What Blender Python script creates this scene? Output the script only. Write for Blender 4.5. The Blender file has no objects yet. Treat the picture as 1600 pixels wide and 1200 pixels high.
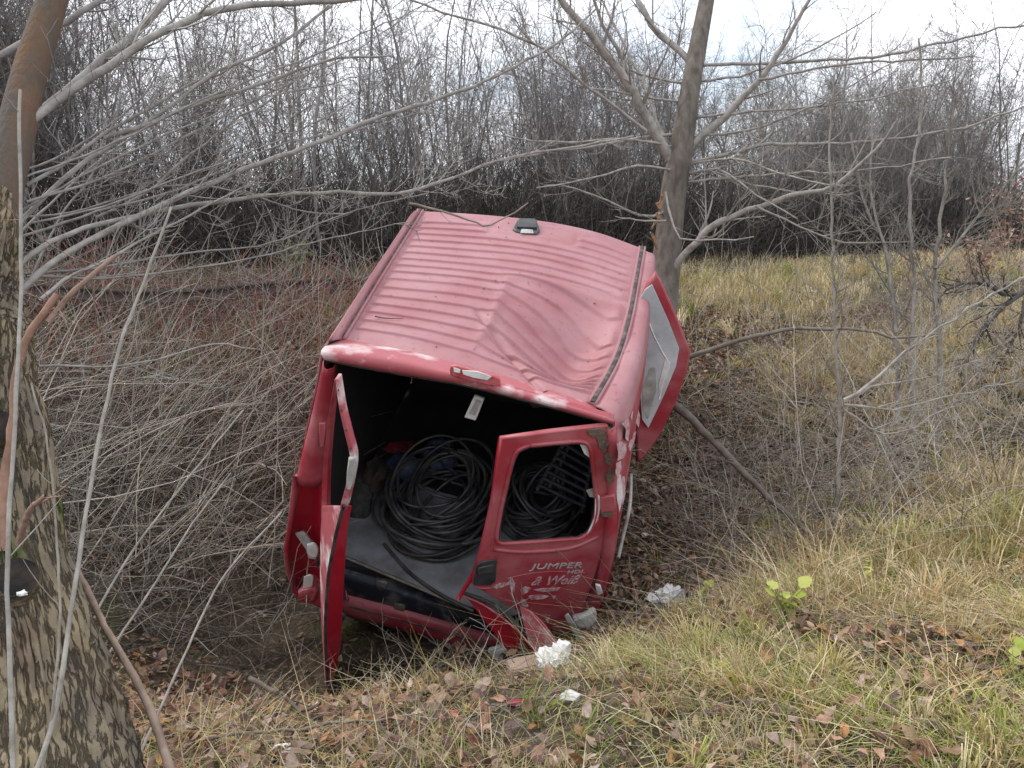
import bpy, bmesh, math, random
import numpy as np
from mathutils import Vector, Matrix, noise

random.seed(7)
rng = np.random.default_rng(7)
S = bpy.context.scene
COL = S.collection

# ------------------------------------------------------------------ camera, sky, sun, exposure
F = 1208.0                      # focal length in pixels of the 1600 x 1200 photograph
EYE = np.array([0.0, 0.0, 1.6])
PIT = math.radians(11.2)
cam_d = bpy.data.cameras.new('camera')
cam_d.sensor_width = 36.0
cam_d.lens = 36.0 * F / 1600.0
cam_d.clip_start = 0.05
cam_d.clip_end = 900.0
cam_o = bpy.data.objects.new('camera', cam_d)
COL.objects.link(cam_o)
cam_o.location = EYE
cam_o.rotation_euler = (math.pi / 2 - PIT, 0, 0)
S.camera = cam_o

SUN_EL, SUN_AZ = math.radians(48), math.radians(300)      # azimuth clockwise from +Y: high on the left, beyond the ditch
world = bpy.data.worlds.new('World')
S.world = world
world.use_nodes = True
wn, wl = world.node_tree.nodes, world.node_tree.links
wn.clear()
w_out = wn.new('ShaderNodeOutputWorld')
w_bg = wn.new('ShaderNodeBackground')
w_bg.inputs['Strength'].default_value = 0.1
w_sky = wn.new('ShaderNodeTexSky')
w_sky.sky_type = 'NISHITA'
w_sky.sun_disc = False
w_sky.sun_elevation = SUN_EL
w_sky.sun_rotation = SUN_AZ
w_tc = wn.new('ShaderNodeTexCoord')
w_map = wn.new('ShaderNodeMapping')
w_map.inputs['Scale'].default_value = (1.0, 1.0, 2.4)
w_map.inputs['Location'].default_value = (0.35, 0.1, 0.2)
w_noise = wn.new('ShaderNodeTexNoise')
w_noise.inputs['Scale'].default_value = 2.3
w_noise.inputs['Detail'].default_value = 7.0
w_noise.inputs['Roughness'].default_value = 0.55
w_ramp = wn.new('ShaderNodeValToRGB')
w_ramp.color_ramp.elements[0].position = 0.35
w_ramp.color_ramp.elements[0].color = (0.25, 0.25, 0.25, 1)
w_ramp.color_ramp.elements[1].position = 0.51
w_ramp.color_ramp.elements[1].color = (1, 1, 1, 1)
w_mix = wn.new('ShaderNodeMix')
w_mix.data_type = 'RGBA'
w_mix.inputs['B'].default_value = (9.3, 9.6, 10.2, 1)
wl.new(w_tc.outputs['Generated'], w_map.inputs['Vector'])
wl.new(w_map.outputs['Vector'], w_noise.inputs['Vector'])
wl.new(w_noise.outputs['Fac'], w_ramp.inputs['Fac'])
wl.new(w_ramp.outputs['Color'], w_mix.inputs['Factor'])
wl.new(w_sky.outputs['Color'], w_mix.inputs['A'])
wl.new(w_mix.outputs['Result'], w_bg.inputs['Color'])
wl.new(w_bg.outputs['Background'], w_out.inputs['Surface'])

sun_d = bpy.data.lights.new('sun', 'SUN')
sun_d.energy = 1.2
sun_d.angle = math.radians(14)
sun_d.color = (1.0, 0.95, 0.87)
sun_o = bpy.data.objects.new('sun', sun_d)
COL.objects.link(sun_o)
sv = Vector((math.sin(SUN_AZ) * math.cos(SUN_EL), math.cos(SUN_AZ) * math.cos(SUN_EL), math.sin(SUN_EL)))
sun_o.rotation_euler = sv.to_track_quat('Z', 'Y').to_euler()
sun_o.location = (-8, 6, 12)

S.view_settings.view_transform = 'Standard'
S.view_settings.look = 'None'
S.view_settings.gamma = 1.0
S.view_settings.exposure = 0.84
S.view_settings.use_curve_mapping = False
S.render.engine = 'CYCLES'
S.cycles.max_bounces = 6
S.cycles.diffuse_bounces = 3
S.cycles.glossy_bounces = 3

# ------------------------------------------------------------------ geometry helpers
CP, SP = math.cos(PIT), math.sin(PIT)
FWD, UPV, RGT = np.array([0, CP, -SP]), np.array([0, SP, CP]), np.array([1.0, 0, 0])


def ray(px, py):
    """Direction of the sight line through a point of the photograph (unit length along the optical axis)."""
    return FWD + RGT * ((px - 800) / F) + UPV * ((600 - py) / F)


def at_depth(px, py, d):
    return EYE + ray(px, py) * d


def at_y(px, py, y):
    r = ray(px, py)
    return EYE + r * (y / r[1])


def link(name, me, mat=None, parent=None, smooth=True):
    o = bpy.data.objects.new(name, me)
    COL.objects.link(o)
    if mat is not None:
        for m in (mat if isinstance(mat, (list, tuple)) else [mat]):
            me.materials.append(m)
    if parent is not None:
        o.parent = parent
    if smooth and len(me.polygons):
        me.polygons.foreach_set('use_smooth', np.ones(len(me.polygons), dtype=bool))
    return o


def tag(o, label=None, cat=None, group=None, kind=None):
    if label: o['label'] = label
    if cat: o['category'] = cat
    if group: o['group'] = group
    if kind: o['kind'] = kind
    return o


def empty(name, loc, label, cat, group=None):
    o = bpy.data.objects.new(name, None)
    o.empty_display_size = 0.2
    COL.objects.link(o)
    o.location = loc
    return tag(o, label, cat, group)


def np_mesh(name, V, Fq, cols=None, mat_idx=None):
    """Mesh from arrays; Fq is (n,3) or (n,4); cols are per-vertex rgb."""
    me = bpy.data.meshes.new(name)
    V = np.asarray(V, dtype=np.float32)
    Fq = np.asarray(Fq, dtype=np.int32)
    n, k = Fq.shape
    me.vertices.add(len(V))
    me.vertices.foreach_set('co', V.ravel())
    me.loops.add(n * k)
    me.loops.foreach_set('vertex_index', Fq.ravel())
    me.polygons.add(n)
    me.polygons.foreach_set('loop_start', np.arange(0, n * k, k, dtype=np.int32))
    me.polygons.foreach_set('loop_total', np.full(n, k, dtype=np.int32))
    if cols is not None:
        a = me.color_attributes.new('col', 'FLOAT_COLOR', 'POINT')
        c = np.ones((len(V), 4), dtype=np.float32)
        c[:, :3] = cols
        a.data.foreach_set('color', c.ravel())
    me.update(calc_edges=True)
    me.validate()
    return me


def resample(P, n):
    """Smooth (Catmull-Rom) polyline through P with n points; P rows may hold extra columns such as radius."""
    P = np.asarray(P, dtype=float)
    if len(P) == 2:
        return P[0] + (P[1] - P[0]) * np.linspace(0, 1, n)[:, None]
    d = np.concatenate([[0], np.cumsum(np.linalg.norm(np.diff(P[:, :3], axis=0), axis=1) + 1e-9)])
    Q = np.vstack([2 * P[0] - P[1], P, 2 * P[-1] - P[-2]])
    out = []
    for s in np.linspace(0, d[-1], n):
        i = min(max(np.searchsorted(d, s, side='right') - 1, 0), len(P) - 2)
        t = (s - d[i]) / max(d[i + 1] - d[i], 1e-9)
        p0, p1, p2, p3 = Q[i], Q[i + 1], Q[i + 2], Q[i + 3]
        out.append(0.5 * (2 * p1 + (p2 - p0) * t + (2 * p0 - 5 * p1 + 4 * p2 - p3) * t * t + (3 * p1 - p0 - 3 * p2 + p3) * t ** 3))
    return np.array(out)


class Tubes:
    """Collects tapered tubes; mesh() joins them."""
    def __init__(self): self.by = {}

    def add(self, P, R, sides=3, col=None):
        P = np.asarray(P, dtype=float)
        R = np.broadcast_to(np.asarray(R, dtype=float), (len(P),))
        self.by.setdefault((len(P), sides), []).append((P, R, col))

    def arrays(self):
        Vs, Fs, Cs, off = [], [], [], 0
        for (k, s), L in self.by.items():
            P = np.stack([a[0] for a in L]); R = np.stack([a[1] for a in L])
            n = len(L)
            T = np.gradient(P, axis=1)
            T /= np.linalg.norm(T, axis=2, keepdims=True) + 1e-12
            m = P[:, -1] - P[:, 0]
            ref = np.zeros((n, 3)); ref[np.arange(n), np.argmin(np.abs(m), axis=1)] = 1
            A = np.cross(T, ref[:, None, :]); A /= np.linalg.norm(A, axis=2, keepdims=True) + 1e-12
            B = np.cross(T, A)
            th = np.arange(s) * 2 * math.pi / s
            V = P[:, :, None, :] + R[:, :, None, None] * (A[:, :, None, :] * np.cos(th)[None, None, :, None] + B[:, :, None, :] * np.sin(th)[None, None, :, None])
            Vs.append(V.reshape(-1, 3))
            i = np.arange(k - 1)[:, None]; j = np.arange(s)[None, :]
            q = np.stack([i * s + j, i * s + (j + 1) % s, (i + 1) * s + (j + 1) % s, (i + 1) * s + j], axis=-1).reshape(-1, 4)
            Fs.append((q[None] + (np.arange(n) * k * s)[:, None, None] + off).reshape(-1, 4))
            c = np.stack([np.array(a[2] if a[2] is not None else (1, 1, 1)) for a in L])
            Cs.append(np.repeat(c, k * s, axis=0))
            off += n * k * s
        return np.concatenate(Vs), np.concatenate(Fs), np.concatenate(Cs)

    def mesh(self, name):
        V, Fq, C = self.arrays()
        return np_mesh(name, V, Fq, C)


def unit(v):
    return v / (np.linalg.norm(v) + 1e-12)


def grow(tubes, P, R, level, n, length, spread=0.8, droop=0.0, up=0.25, sides=3, t0=0.2, col=None, zig=0.10, kpts=5, wob=None):
    """Side shoots on a branch P (k x 3) with radii R: n shoots per level, each bending upwards, recursively."""
    P = np.asarray(P); k = len(P)
    for _ in range(n):
        t = random.uniform(t0, 1.0) ** 0.9
        f = t * (k - 1); i = min(int(f), k - 2); a = f - i
        b = P[i] * (1 - a) + P[i + 1] * a
        r = (R[i] * (1 - a) + R[i + 1] * a) * random.uniform(0.4, 0.65)
        d = unit(P[i + 1] - P[i])
        side = unit(np.cross(d, rng.normal(size=3)))
        L = length * random.uniform(0.45, 1.1) * (1.15 - 0.6 * t)
        v = unit(d * random.uniform(0.5, 1.0) + side * spread)
        pts = [b]
        for s in range(kpts - 1):
            v = unit(v + np.array([0, 0, up - droop * s / kpts]) * 0.35 + rng.normal(size=3) * zig)
            pts.append(pts[-1] + v * L / (kpts - 1))
        pts = np.array(pts)
        rr = np.linspace(max(r, 0.0016), max(r * 0.3, 0.0011), kpts)
        tubes.add(pts, rr, sides, col)
        if level > 0:
            grow(tubes, pts, rr, level - 1, max(2, int(n * 0.55)), L * 0.5, spread, droop, up, 3, 0.15, col, zig, max(3, kpts - 1))


# ------------------------------------------------------------------ materials
def mat(name, base, rough=0.8, spec=0.3, metal=0.0):
    m = bpy.data.materials.new(name)
    m.use_nodes = True
    b = m.node_tree.nodes['Principled BSDF']
    b.inputs['Base Color'].default_value = (*base, 1)
    b.inputs['Roughness'].default_value = rough
    b.inputs['Specular IOR Level'].default_value = spec
    b.inputs['Metallic'].default_value = metal
    return m


def N(m, t, **kw):
    n = m.node_tree.nodes.new(t)
    for k, v in kw.items():
        if k in n.inputs: n.inputs[k].default_value = v
        else: setattr(n, k, v)
    return n


def bsdf(m): return m.node_tree.nodes['Principled BSDF']


def noise_mix(m, c1, c2, scale=6.0, lo=0.4, hi=0.6, detail=6, coord='Object', stretch=None, prev=None, rough=0.6):
    """Blends c1 (or an earlier colour socket) to c2 by a noise mask; returns (colour socket, mask socket)."""
    l = m.node_tree.links
    tc = N(m, 'ShaderNodeTexCoord')
    src = tc.outputs[coord]
    if stretch:
        mp = N(m, 'ShaderNodeMapping'); mp.inputs['Scale'].default_value = stretch
        l.new(src, mp.inputs['Vector']); src = mp.outputs['Vector']
    nz = N(m, 'ShaderNodeTexNoise', Scale=scale, Detail=float(detail), Roughness=rough)
    l.new(src, nz.inputs['Vector'])
    rp = N(m, 'ShaderNodeMapRange')
    rp.inputs['From Min'].default_value = lo; rp.inputs['From Max'].default_value = hi
    l.new(nz.outputs['Fac'], rp.inputs['Value'])
    mx = N(m, 'ShaderNodeMix', data_type='RGBA')
    l.new(rp.outputs['Result'], mx.inputs['Factor'])
    if prev is not None: l.new(prev, mx.inputs['A'])
    else: mx.inputs['A'].default_value = (*c1, 1)
    mx.inputs['B'].default_value = (*c2, 1)
    return mx.outputs['Result'], rp.outputs['Result']


def bump(m, scale, strength=0.3, dist=0.01, coord='Object', stretch=None, detail=6):
    l = m.node_tree.links
    tc = N(m, 'ShaderNodeTexCoord'); src = tc.outputs[coord]
    if stretch:
        mp = N(m, 'ShaderNodeMapping'); mp.inputs['Scale'].default_value = stretch
        l.new(src, mp.inputs['Vector']); src = mp.outputs['Vector']
    nz = N(m, 'ShaderNodeTexNoise', Scale=scale, Detail=float(detail))
    l.new(src, nz.inputs['Vector'])
    bp = N(m, 'ShaderNodeBump', Strength=strength, Distance=dist)
    l.new(nz.outputs['Fac'], bp.inputs['Height'])
    l.new(bp.outputs['Normal'], bsdf(m).inputs['Normal'])


def mottled(name, c1, c2, scale=6.0, rough=0.85, lo=0.35, hi=0.65, bs=None, bstr=0.4, stretch=None, spec=0.3, bdist=0.01, attr=False):
    m = mat(name, c1, rough, spec)
    c, _ = noise_mix(m, c1, c2, scale, lo, hi, stretch=stretch)
    if attr:                                     # the piece's own tint multiplies the mottling
        at = N(m, 'ShaderNodeAttribute', attribute_name='col')
        mx = N(m, 'ShaderNodeMix', data_type='RGBA', blend_type='MULTIPLY')
        mx.inputs['Factor'].default_value = 1.0
        m.node_tree.links.new(c, mx.inputs['A']); m.node_tree.links.new(at.outputs['Color'], mx.inputs['B'])
        c = mx.outputs['Result']
    m.node_tree.links.new(c, bsdf(m).inputs['Base Color'])
    if bs: bump(m, bs, bstr, bdist, stretch=stretch)
    return m


def paint(name, base, dust, lo, hi, rough=0.38, scale=2.2):
    """Old car paint under a film of road dust, with scuffs and dirt specks."""
    m = mat(name, base, rough, 0.5)
    l = m.node_tree.links
    c, mask = noise_mix(m, base, dust, scale, lo, hi, detail=9, stretch=(1, 1, 1.6), rough=0.62)
    c, _ = noise_mix(m, None, tuple(0.55 * a + 0.03 for a in base), 26.0, 0.60, 0.74, detail=8, prev=c)
    c, _ = noise_mix(m, None, (0.10, 0.075, 0.055), 60.0, 0.69, 0.76, detail=4, prev=c)
    c, _ = noise_mix(m, None, tuple(min(1, a + 0.18) for a in dust), 14.0, 0.69, 0.84, detail=10, stretch=(1, 4, 1), prev=c, rough=0.75)
    l.new(c, bsdf(m).inputs['Base Color'])
    rr = N(m, 'ShaderNodeMapRange')
    rr.inputs['To Min'].default_value = rough; rr.inputs['To Max'].default_value = 0.68
    l.new(mask, rr.inputs['Value']); l.new(rr.outputs['Result'], bsdf(m).inputs['Roughness'])
    bump(m, 9.0, 0.10, 0.01, detail=3)
    return m


M = {}
M['paint'] = paint('red_paint', (0.31, 0.028, 0.042), (0.43, 0.16, 0.172), 0.40, 0.78)
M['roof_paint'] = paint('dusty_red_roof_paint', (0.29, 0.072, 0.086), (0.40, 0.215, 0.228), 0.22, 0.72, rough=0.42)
M['lip_paint'] = paint('scuffed_red_paint', (0.38, 0.085, 0.10), (0.66, 0.56, 0.56), 0.50, 0.66, rough=0.45, scale=3.4)
M['inner_paint'] = paint('red_paint_inside_shut', (0.36, 0.010, 0.025), (0.40, 0.03, 0.05), 0.5, 0.8, rough=0.3)
M['rubber'] = mottled('black_rubber', (0.02, 0.02, 0.022), (0.07, 0.065, 0.06), 20, 0.7)
M['gutter'] = mottled('weathered_gutter_strip', (0.05, 0.045, 0.045), (0.20, 0.155, 0.145), 13, 0.8, 0.42, 0.75, stretch=(1, 1.5, 1))
M['plastic'] = mottled('black_plastic', (0.018, 0.019, 0.022), (0.06, 0.06, 0.062), 12, 0.45, spec=0.5)
M['step'] = mottled('scuffed_blue_black_step', (0.022, 0.028, 0.04), (0.20, 0.20, 0.21), 7, 0.5, 0.5, 0.75)
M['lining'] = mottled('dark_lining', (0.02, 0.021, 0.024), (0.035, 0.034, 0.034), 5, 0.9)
M['floorboard'] = mottled('grey_floor_board', (0.27, 0.28, 0.30), (0.13, 0.13, 0.135), 4, 0.7, bs=30, bstr=0.1)
M['board_edge'] = mottled('plywood_edge', (0.30, 0.27, 0.22), (0.16, 0.14, 0.11), 12, 0.85)
M['cable'] = mottled('black_cable', (0.014, 0.015, 0.017), (0.085, 0.08, 0.078), 7, 0.42, spec=0.5)
M['white'] = mottled('dirty_white', (0.72, 0.72, 0.70), (0.52, 0.50, 0.47), 8, 0.8, bs=24, bstr=0.5)
M['foam'] = mottled('bright_white_plaster', (0.84, 0.84, 0.84), (0.72, 0.71, 0.69), 10, 0.9, bs=30, bstr=0.8)
M['grey_plastic'] = mottled('grey_lamp_plastic', (0.45, 0.45, 0.43), (0.25, 0.24, 0.22), 10, 0.55)
M['panel_white'] = mottled('pale_blue_grey_lining_board', (0.55, 0.57, 0.59), (0.34, 0.36, 0.38), 4, 0.65, bs=8, bstr=0.05, spec=0.3)
M['lens_red'] = mottled('broken_red_lens', (0.34, 0.02, 0.03), (0.50, 0.16, 0.17), 14, 0.3, spec=0.5)
M['mud'] = mottled('dried_mud', (0.10, 0.075, 0.055), (0.16, 0.12, 0.09), 40, 0.95, bs=60, bstr=0.8)
M['steel'] = mottled('dull_steel', (0.22, 0.21, 0.20), (0.12, 0.09, 0.07), 12, 0.5)
M['badge'] = mat('chrome_badge', (0.40, 0.36, 0.36), 0.5, 0.5, 0.0)
M['decal'] = mottled('white_lettering_film', (0.74, 0.70, 0.70), (0.60, 0.42, 0.43), 20, 0.55, 0.45, 0.7)
M['film'] = mottled('ragged_pinkish_white_film', (0.64, 0.55, 0.56), (0.36, 0.11, 0.13), 38, 0.55, 0.36, 0.60)
M['brick'] = mottled('pink_brick', (0.52, 0.36, 0.29), (0.42, 0.29, 0.24), 14, 0.9, bs=40, bstr=0.4)
M['bag_blue'] = mottled('blue_sack', (0.016, 0.03, 0.075), (0.07, 0.08, 0.10), 9, 0.6)
M['bag_red'] = mottled('red_sack', (0.30, 0.03, 0.05), (0.12, 0.03, 0.04), 9, 0.6)
M['cardboard'] = mottled('brown_board', (0.055, 0.042, 0.03), (0.03, 0.025, 0.02), 5, 0.9)
M['glass'] = mat('cab_glass', (0.02, 0.025, 0.028), 0.08, 0.5)
M['bark_pale'] = mottled('pale_grey_bark', (0.40, 0.38, 0.35), (0.23, 0.21, 0.19), 14, 0.85, attr=True, bs=50, bstr=0.4)
M['bark_thicket'] = mottled('thicket_bark', (0.29, 0.265, 0.245), (0.17, 0.152, 0.138), 3, 0.9, attr=True)
M['bark_mid'] = mottled('grey_brown_bark', (0.19, 0.165, 0.14), (0.095, 0.078, 0.066), 16, 0.9, bs=36, bstr=0.7, stretch=(1, 1, 0.35))
M['twig'] = mottled('dry_twigs', (0.42, 0.39, 0.35), (0.25, 0.23, 0.20), 10, 0.9, attr=True)
M['rail'] = mottled('rusty_rail', (0.05, 0.045, 0.045), (0.10, 0.075, 0.06), 8, 0.7)
M['sleeper'] = mottled('dark_sleeper', (0.05, 0.045, 0.04), (0.10, 0.085, 0.07), 6, 0.95)


def attr_mat(name, rough=0.8, trans=0.0, spec=0.25):
    m = mat(name, (0.3, 0.3, 0.3), rough, spec)
    at = N(m, 'ShaderNodeAttribute', attribute_name='col')
    c, _ = noise_mix(m, (1, 1, 1), (0.62, 0.6, 0.58), 40.0, 0.4, 0.65)
    mx = N(m, 'ShaderNodeMix', data_type='RGBA', blend_type='MULTIPLY'); mx.inputs['Factor'].default_value = 1.0
    l = m.node_tree.links
    l.new(at.outputs['Color'], mx.inputs['A']); l.new(c, mx.inputs['B'])
    l.new(mx.outputs['Result'], bsdf(m).inputs['Base Color'])
    if trans: 
        tb = N(m, 'ShaderNodeBsdfTranslucent'); l.new(mx.outputs['Result'], tb.inputs['Color'])
        ms = N(m, 'ShaderNodeMixShader', Fac=trans)
        l.new(bsdf(m).outputs['BSDF'], ms.inputs[1]); l.new(tb.outputs['BSDF'], ms.inputs[2])
        l.new(ms.outputs['Shader'], m.node_tree.nodes['Material Output'].inputs['Surface'])
    return m


M['blade'] = attr_mat('grass_blades', 0.7, 0.25)
M['leaf'] = attr_mat('leaf', 0.75, 0.2)
M['deadleaf'] = attr_mat('dead_leaf', 0.7, 0.08)

# ground: dark soil, leaf mould, straw and moss
g = mat('ditch_soil', (0.1, 0.08, 0.06), 0.95, 0.15)
c, _ = noise_mix(g, (0.040, 0.031, 0.024), (0.105, 0.08, 0.056), 3.2, 0.38, 0.62, detail=10)
c, _ = noise_mix(g, None, (0.20, 0.155, 0.095), 22.0, 0.52, 0.66, detail=8, prev=c)
c, _ = noise_mix(g, None, (0.10, 0.12, 0.045), 1.3, 0.55, 0.72, detail=8, prev=c)
c, _ = noise_mix(g, None, (0.03, 0.024, 0.02), 50.0, 0.56, 0.66, detail=6, prev=c)
g.node_tree.links.new(c, bsdf(g).inputs['Base Color'])
bump(g, 25.0, 0.9, 0.03, detail=8)
M['ground'] = g

# the old trunk: fissured bark, ochre, grey and moss
t = mat('fissured_bark', (0.2, 0.16, 0.1), 0.95, 0.15)
_l = t.node_tree.links
c, _ = noise_mix(t, (0.165, 0.138, 0.105), (0.30, 0.24, 0.15), 4.0, 0.42, 0.64, detail=9, stretch=(1.5, 1.5, 0.5))
c, _ = noise_mix(t, None, (0.12, 0.062, 0.042), 1.5, 0.54, 0.66, detail=5, prev=c)
c, _ = noise_mix(t, None, (0.07, 0.09, 0.025), 3.0, 0.57, 0.66, detail=9, prev=c)
_tc = N(t, 'ShaderNodeTexCoord'); _mp = N(t, 'ShaderNodeMapping'); _at = N(t, 'ShaderNodeAttribute', attribute_name='barkco')
_mp.inputs['Scale'].default_value = (58, 58, 6.0)
_dn = N(t, 'ShaderNodeTexNoise', Scale=14.0, Detail=4.0)
_dm = N(t, 'ShaderNodeMix', data_type='VECTOR'); _dm.inputs['Factor'].default_value = .02
_l.new(_tc.outputs['Object'], _dn.inputs['Vector']); _l.new(_at.outputs['Vector'], _dm.inputs['A']); _l.new(_dn.outputs['Color'], _dm.inputs['B'])
_l.new(_dm.outputs['Result'], _mp.inputs['Vector'])
_vo = N(t, 'ShaderNodeTexNoise', Scale=1.0, Detail=5.0, Roughness=.55); _l.new(_mp.outputs['Vector'], _vo.inputs['Vector'])
_ab = N(t, 'ShaderNodeMath', operation='SUBTRACT'); _ab.inputs[1].default_value = .5; _l.new(_vo.outputs['Fac'], _ab.inputs[0])
_a2 = N(t, 'ShaderNodeMath', operation='ABSOLUTE'); _l.new(_ab.outputs['Value'], _a2.inputs[0])
_rp = N(t, 'ShaderNodeMapRange'); _rp.inputs['From Max'].default_value = .06; _rp.inputs['To Min'].default_value = .30; _l.new(_a2.outputs['Value'], _rp.inputs['Value'])
_mx = N(t, 'ShaderNodeMix', data_type='RGBA'); _mx.inputs['A'].default_value = (.05, .038, .028, 1)
_l.new(_rp.outputs['Result'], _mx.inputs['Factor']); _l.new(c, _mx.inputs['B']); _l.new(_mx.outputs['Result'], bsdf(t).inputs['Base Color'])
_nz = N(t, 'ShaderNodeTexNoise', Scale=60.0, Detail=6.0); _l.new(_tc.outputs['Object'], _nz.inputs['Vector'])
_ad = N(t, 'ShaderNodeMath', operation='MULTIPLY_ADD'); _ad.inputs[1].default_value = .35; _l.new(_nz.outputs['Fac'], _ad.inputs[0]); _l.new(_rp.outputs['Result'], _ad.inputs[2])
_bp = N(t, 'ShaderNodeBump', Strength=1.0, Distance=.014); _l.new(_ad.outputs['Value'], _bp.inputs['Height']); _l.new(_bp.outputs['Normal'], bsdf(t).inputs['Normal'])
M['old_bark'] = t
M['stem_bark'] = mottled('orange_brown_bark', (0.095, 0.08, 0.066), (0.15, 0.085, 0.05), 4.5, 0.9, 0.42, 0.66, bs=30, bstr=1.0, stretch=(2, 2, .5))
M['cut_black'] = mottled('charred_cut', (0.014, 0.013, 0.013), (0.06, 0.04, 0.03), 9, 0.9, 0.5, 0.75, bs=40, bstr=0.6)
M['wound'] = mottled('torn_orange_wood', (0.34, 0.17, 0.09), (0.18, 0.11, 0.075), 16, 0.9, bs=50, bstr=0.8)

# ------------------------------------------------------------------ terrain
CTRL = [at_y(*p) for p in [
    (0, 1200, 2.3), (250, 1190, 2.5), (500, 1190, 2.3), (800, 1190, 2.2), (1200, 1190, 2.1), (1600, 1190, 2.05),
    (350, 1120, 3.0), (600, 1085, 3.2), (850, 1060, 3.3), (1000, 1000, 3.5), (1200, 950, 3.7), (1500, 950, 3.4), (1600, 900, 3.6),
    (600, 1010, 4.7), (300, 1000, 4.6), (100, 950, 4.5), (880, 1000, 4.4), (980, 930, 4.9), (1100, 860, 5.2), (1300, 800, 5.4),
    (1500, 740, 5.4), (850, 1052, 3.65), (760, 1040, 3.9), (930, 1000, 3.95), (650, 1070, 3.6), (520, 1120, 3.6), (1600, 700, 5.6), (300, 800, 6.2), (100, 750, 6.2), (300, 650, 7.6), (100, 600, 7.5), (450, 560, 8.2),
    (300, 500, 9.0), (480, 478, 9.3), (100, 480, 8.5), (1100, 700, 7.0), (1100, 560, 8.2), (1200, 640, 7.2), (1400, 640, 6.6),
    (1300, 520, 8.8), (1500, 500, 8.6), (1150, 470, 10.0), (1300, 440, 11.3), (1550, 430, 11.0)]]
CTRL += [np.array(p) for p in [
    (0, 6.5, -0.55), (-0.6, 5.5, -0.98), (0.8, 5.5, -0.9), (0.3, 8.0, -0.02), (-0.1, 7.4, -0.28), (1.3, 7.4, -0.12), (20, 14, 1.0), (-20, 14, 1.0), (-12, 9.5, .9), (0, 13, .92),
    (0, 18, 1.0), (15, 18, 1.0), (-15, 18, 1.0), (0, 30, 1.1), (20, 30, 1.1), (-20, 30, 1.1), (0, 0, 0), (5, 0, 0),
    (-5, 0, -.1), (0, -5, 0), (20, -5, 0), (-20, -5, 0), (20, 5, .3), (-20, 5, 0)]]
CTRL = np.array(CTRL, dtype=float)


def _tps(r2): return np.where(r2 > 1e-12, 0.5 * r2 * np.log(np.maximum(r2, 1e-12)), 0)


_n = len(CTRL)
_K = _tps(((CTRL[:, None, :2] - CTRL[None, :, :2]) ** 2).sum(-1)) + np.eye(_n) * 0.02
_Pm = np.hstack([np.ones((_n, 1)), CTRL[:, :2]])
_A = np.block([[_K, _Pm], [_Pm.T, np.zeros((3, 3))]])
_w = np.linalg.solve(_A, np.concatenate([CTRL[:, 2], np.zeros(3)]))


def height(x, y, rough=True):
    x = np.asarray(x, dtype=float); y = np.asarray(y, dtype=float)
    xc, yc = np.clip(x, -20, 20).ravel(), np.clip(y, -5, 30).ravel()
    out = np.empty_like(xc)
    for a in range(0, len(xc), 20000):
        s = slice(a, a + 20000)
        r2 = (xc[s, None] - CTRL[None, :, 0]) ** 2 + (yc[s, None] - CTRL[None, :, 1]) ** 2
        out[s] = _tps(r2) @ _w[:_n] + _w[_n] + _w[_n + 1] * xc[s] + _w[_n + 2] * yc[s]
    z = out.reshape(x.shape)
    if rough:
        z = z + 0.030 * np.sin(x * 3.1 + 1.3 * np.sin(y * 2.3)) * np.sin(y * 2.7 + 0.7) + 0.014 * np.sin(x * 9.7 + y * 3.3) * np.sin(y * 8.1 - x * 2.2) + 0.008 * np.sin(x * 23 - y * 11) * np.sin(y * 19 + x * 7)
    return z


def h1(x, y): return float(height(np.array([x]), np.array([y]))[0])


xs = np.concatenate([[-420, -200, -100, -60, -35, -20], np.arange(-14, 17.01, 0.085), [22, 35, 60, 100, 200, 420]])
ys = np.concatenate([[-60, -25, -10, -3], np.arange(-1, 14, 0.075), np.arange(14, 26, 0.4), [30, 40, 60, 100, 200, 400, 800]])
GX, GY = np.meshgrid(xs, ys)
GZ = height(GX, GY)
nx, ny = len(xs), len(ys)
idx = np.arange(nx * ny).reshape(ny, nx)
Q = np.stack([idx[:-1, :-1], idx[:-1, 1:], idx[1:, 1:], idx[1:, :-1]], -1).reshape(-1, 4)
ground = link('ground', np_mesh('ground', np.stack([GX, GY, GZ], -1).reshape(-1, 3), Q), M['ground'])
tag(ground, 'leaf strewn roadside ditch with grassy banks', None, None, 'structure')

# ------------------------------------------------------------------ railway track beyond the ditch
def track_y(x, off=0.0): return 10.55 + 0.46 * x + off


def sweep_x(name, prof, x0, x1, off, zoff, m, parent, n=60):
    X = np.linspace(x0, x1, n)
    V, Fc = [], []
    k = len(prof)
    for x in X:
        y = track_y(x, off); z = float(height(np.array([x]), np.array([track_y(x, 0.9)]), False)[0]) + zoff
        for a, b in prof: V.append((x - 0.418 * a, y + 0.909 * a, z + b))
    for i in range(n - 1):
        for j in range(k):
            Fc.append((i * k + j, i * k + (j + 1) % k, (i + 1) * k + (j + 1) % k, (i + 1) * k + j))
    return link(name, np_mesh(name, V, Fc), m, parent, smooth=False)


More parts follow.
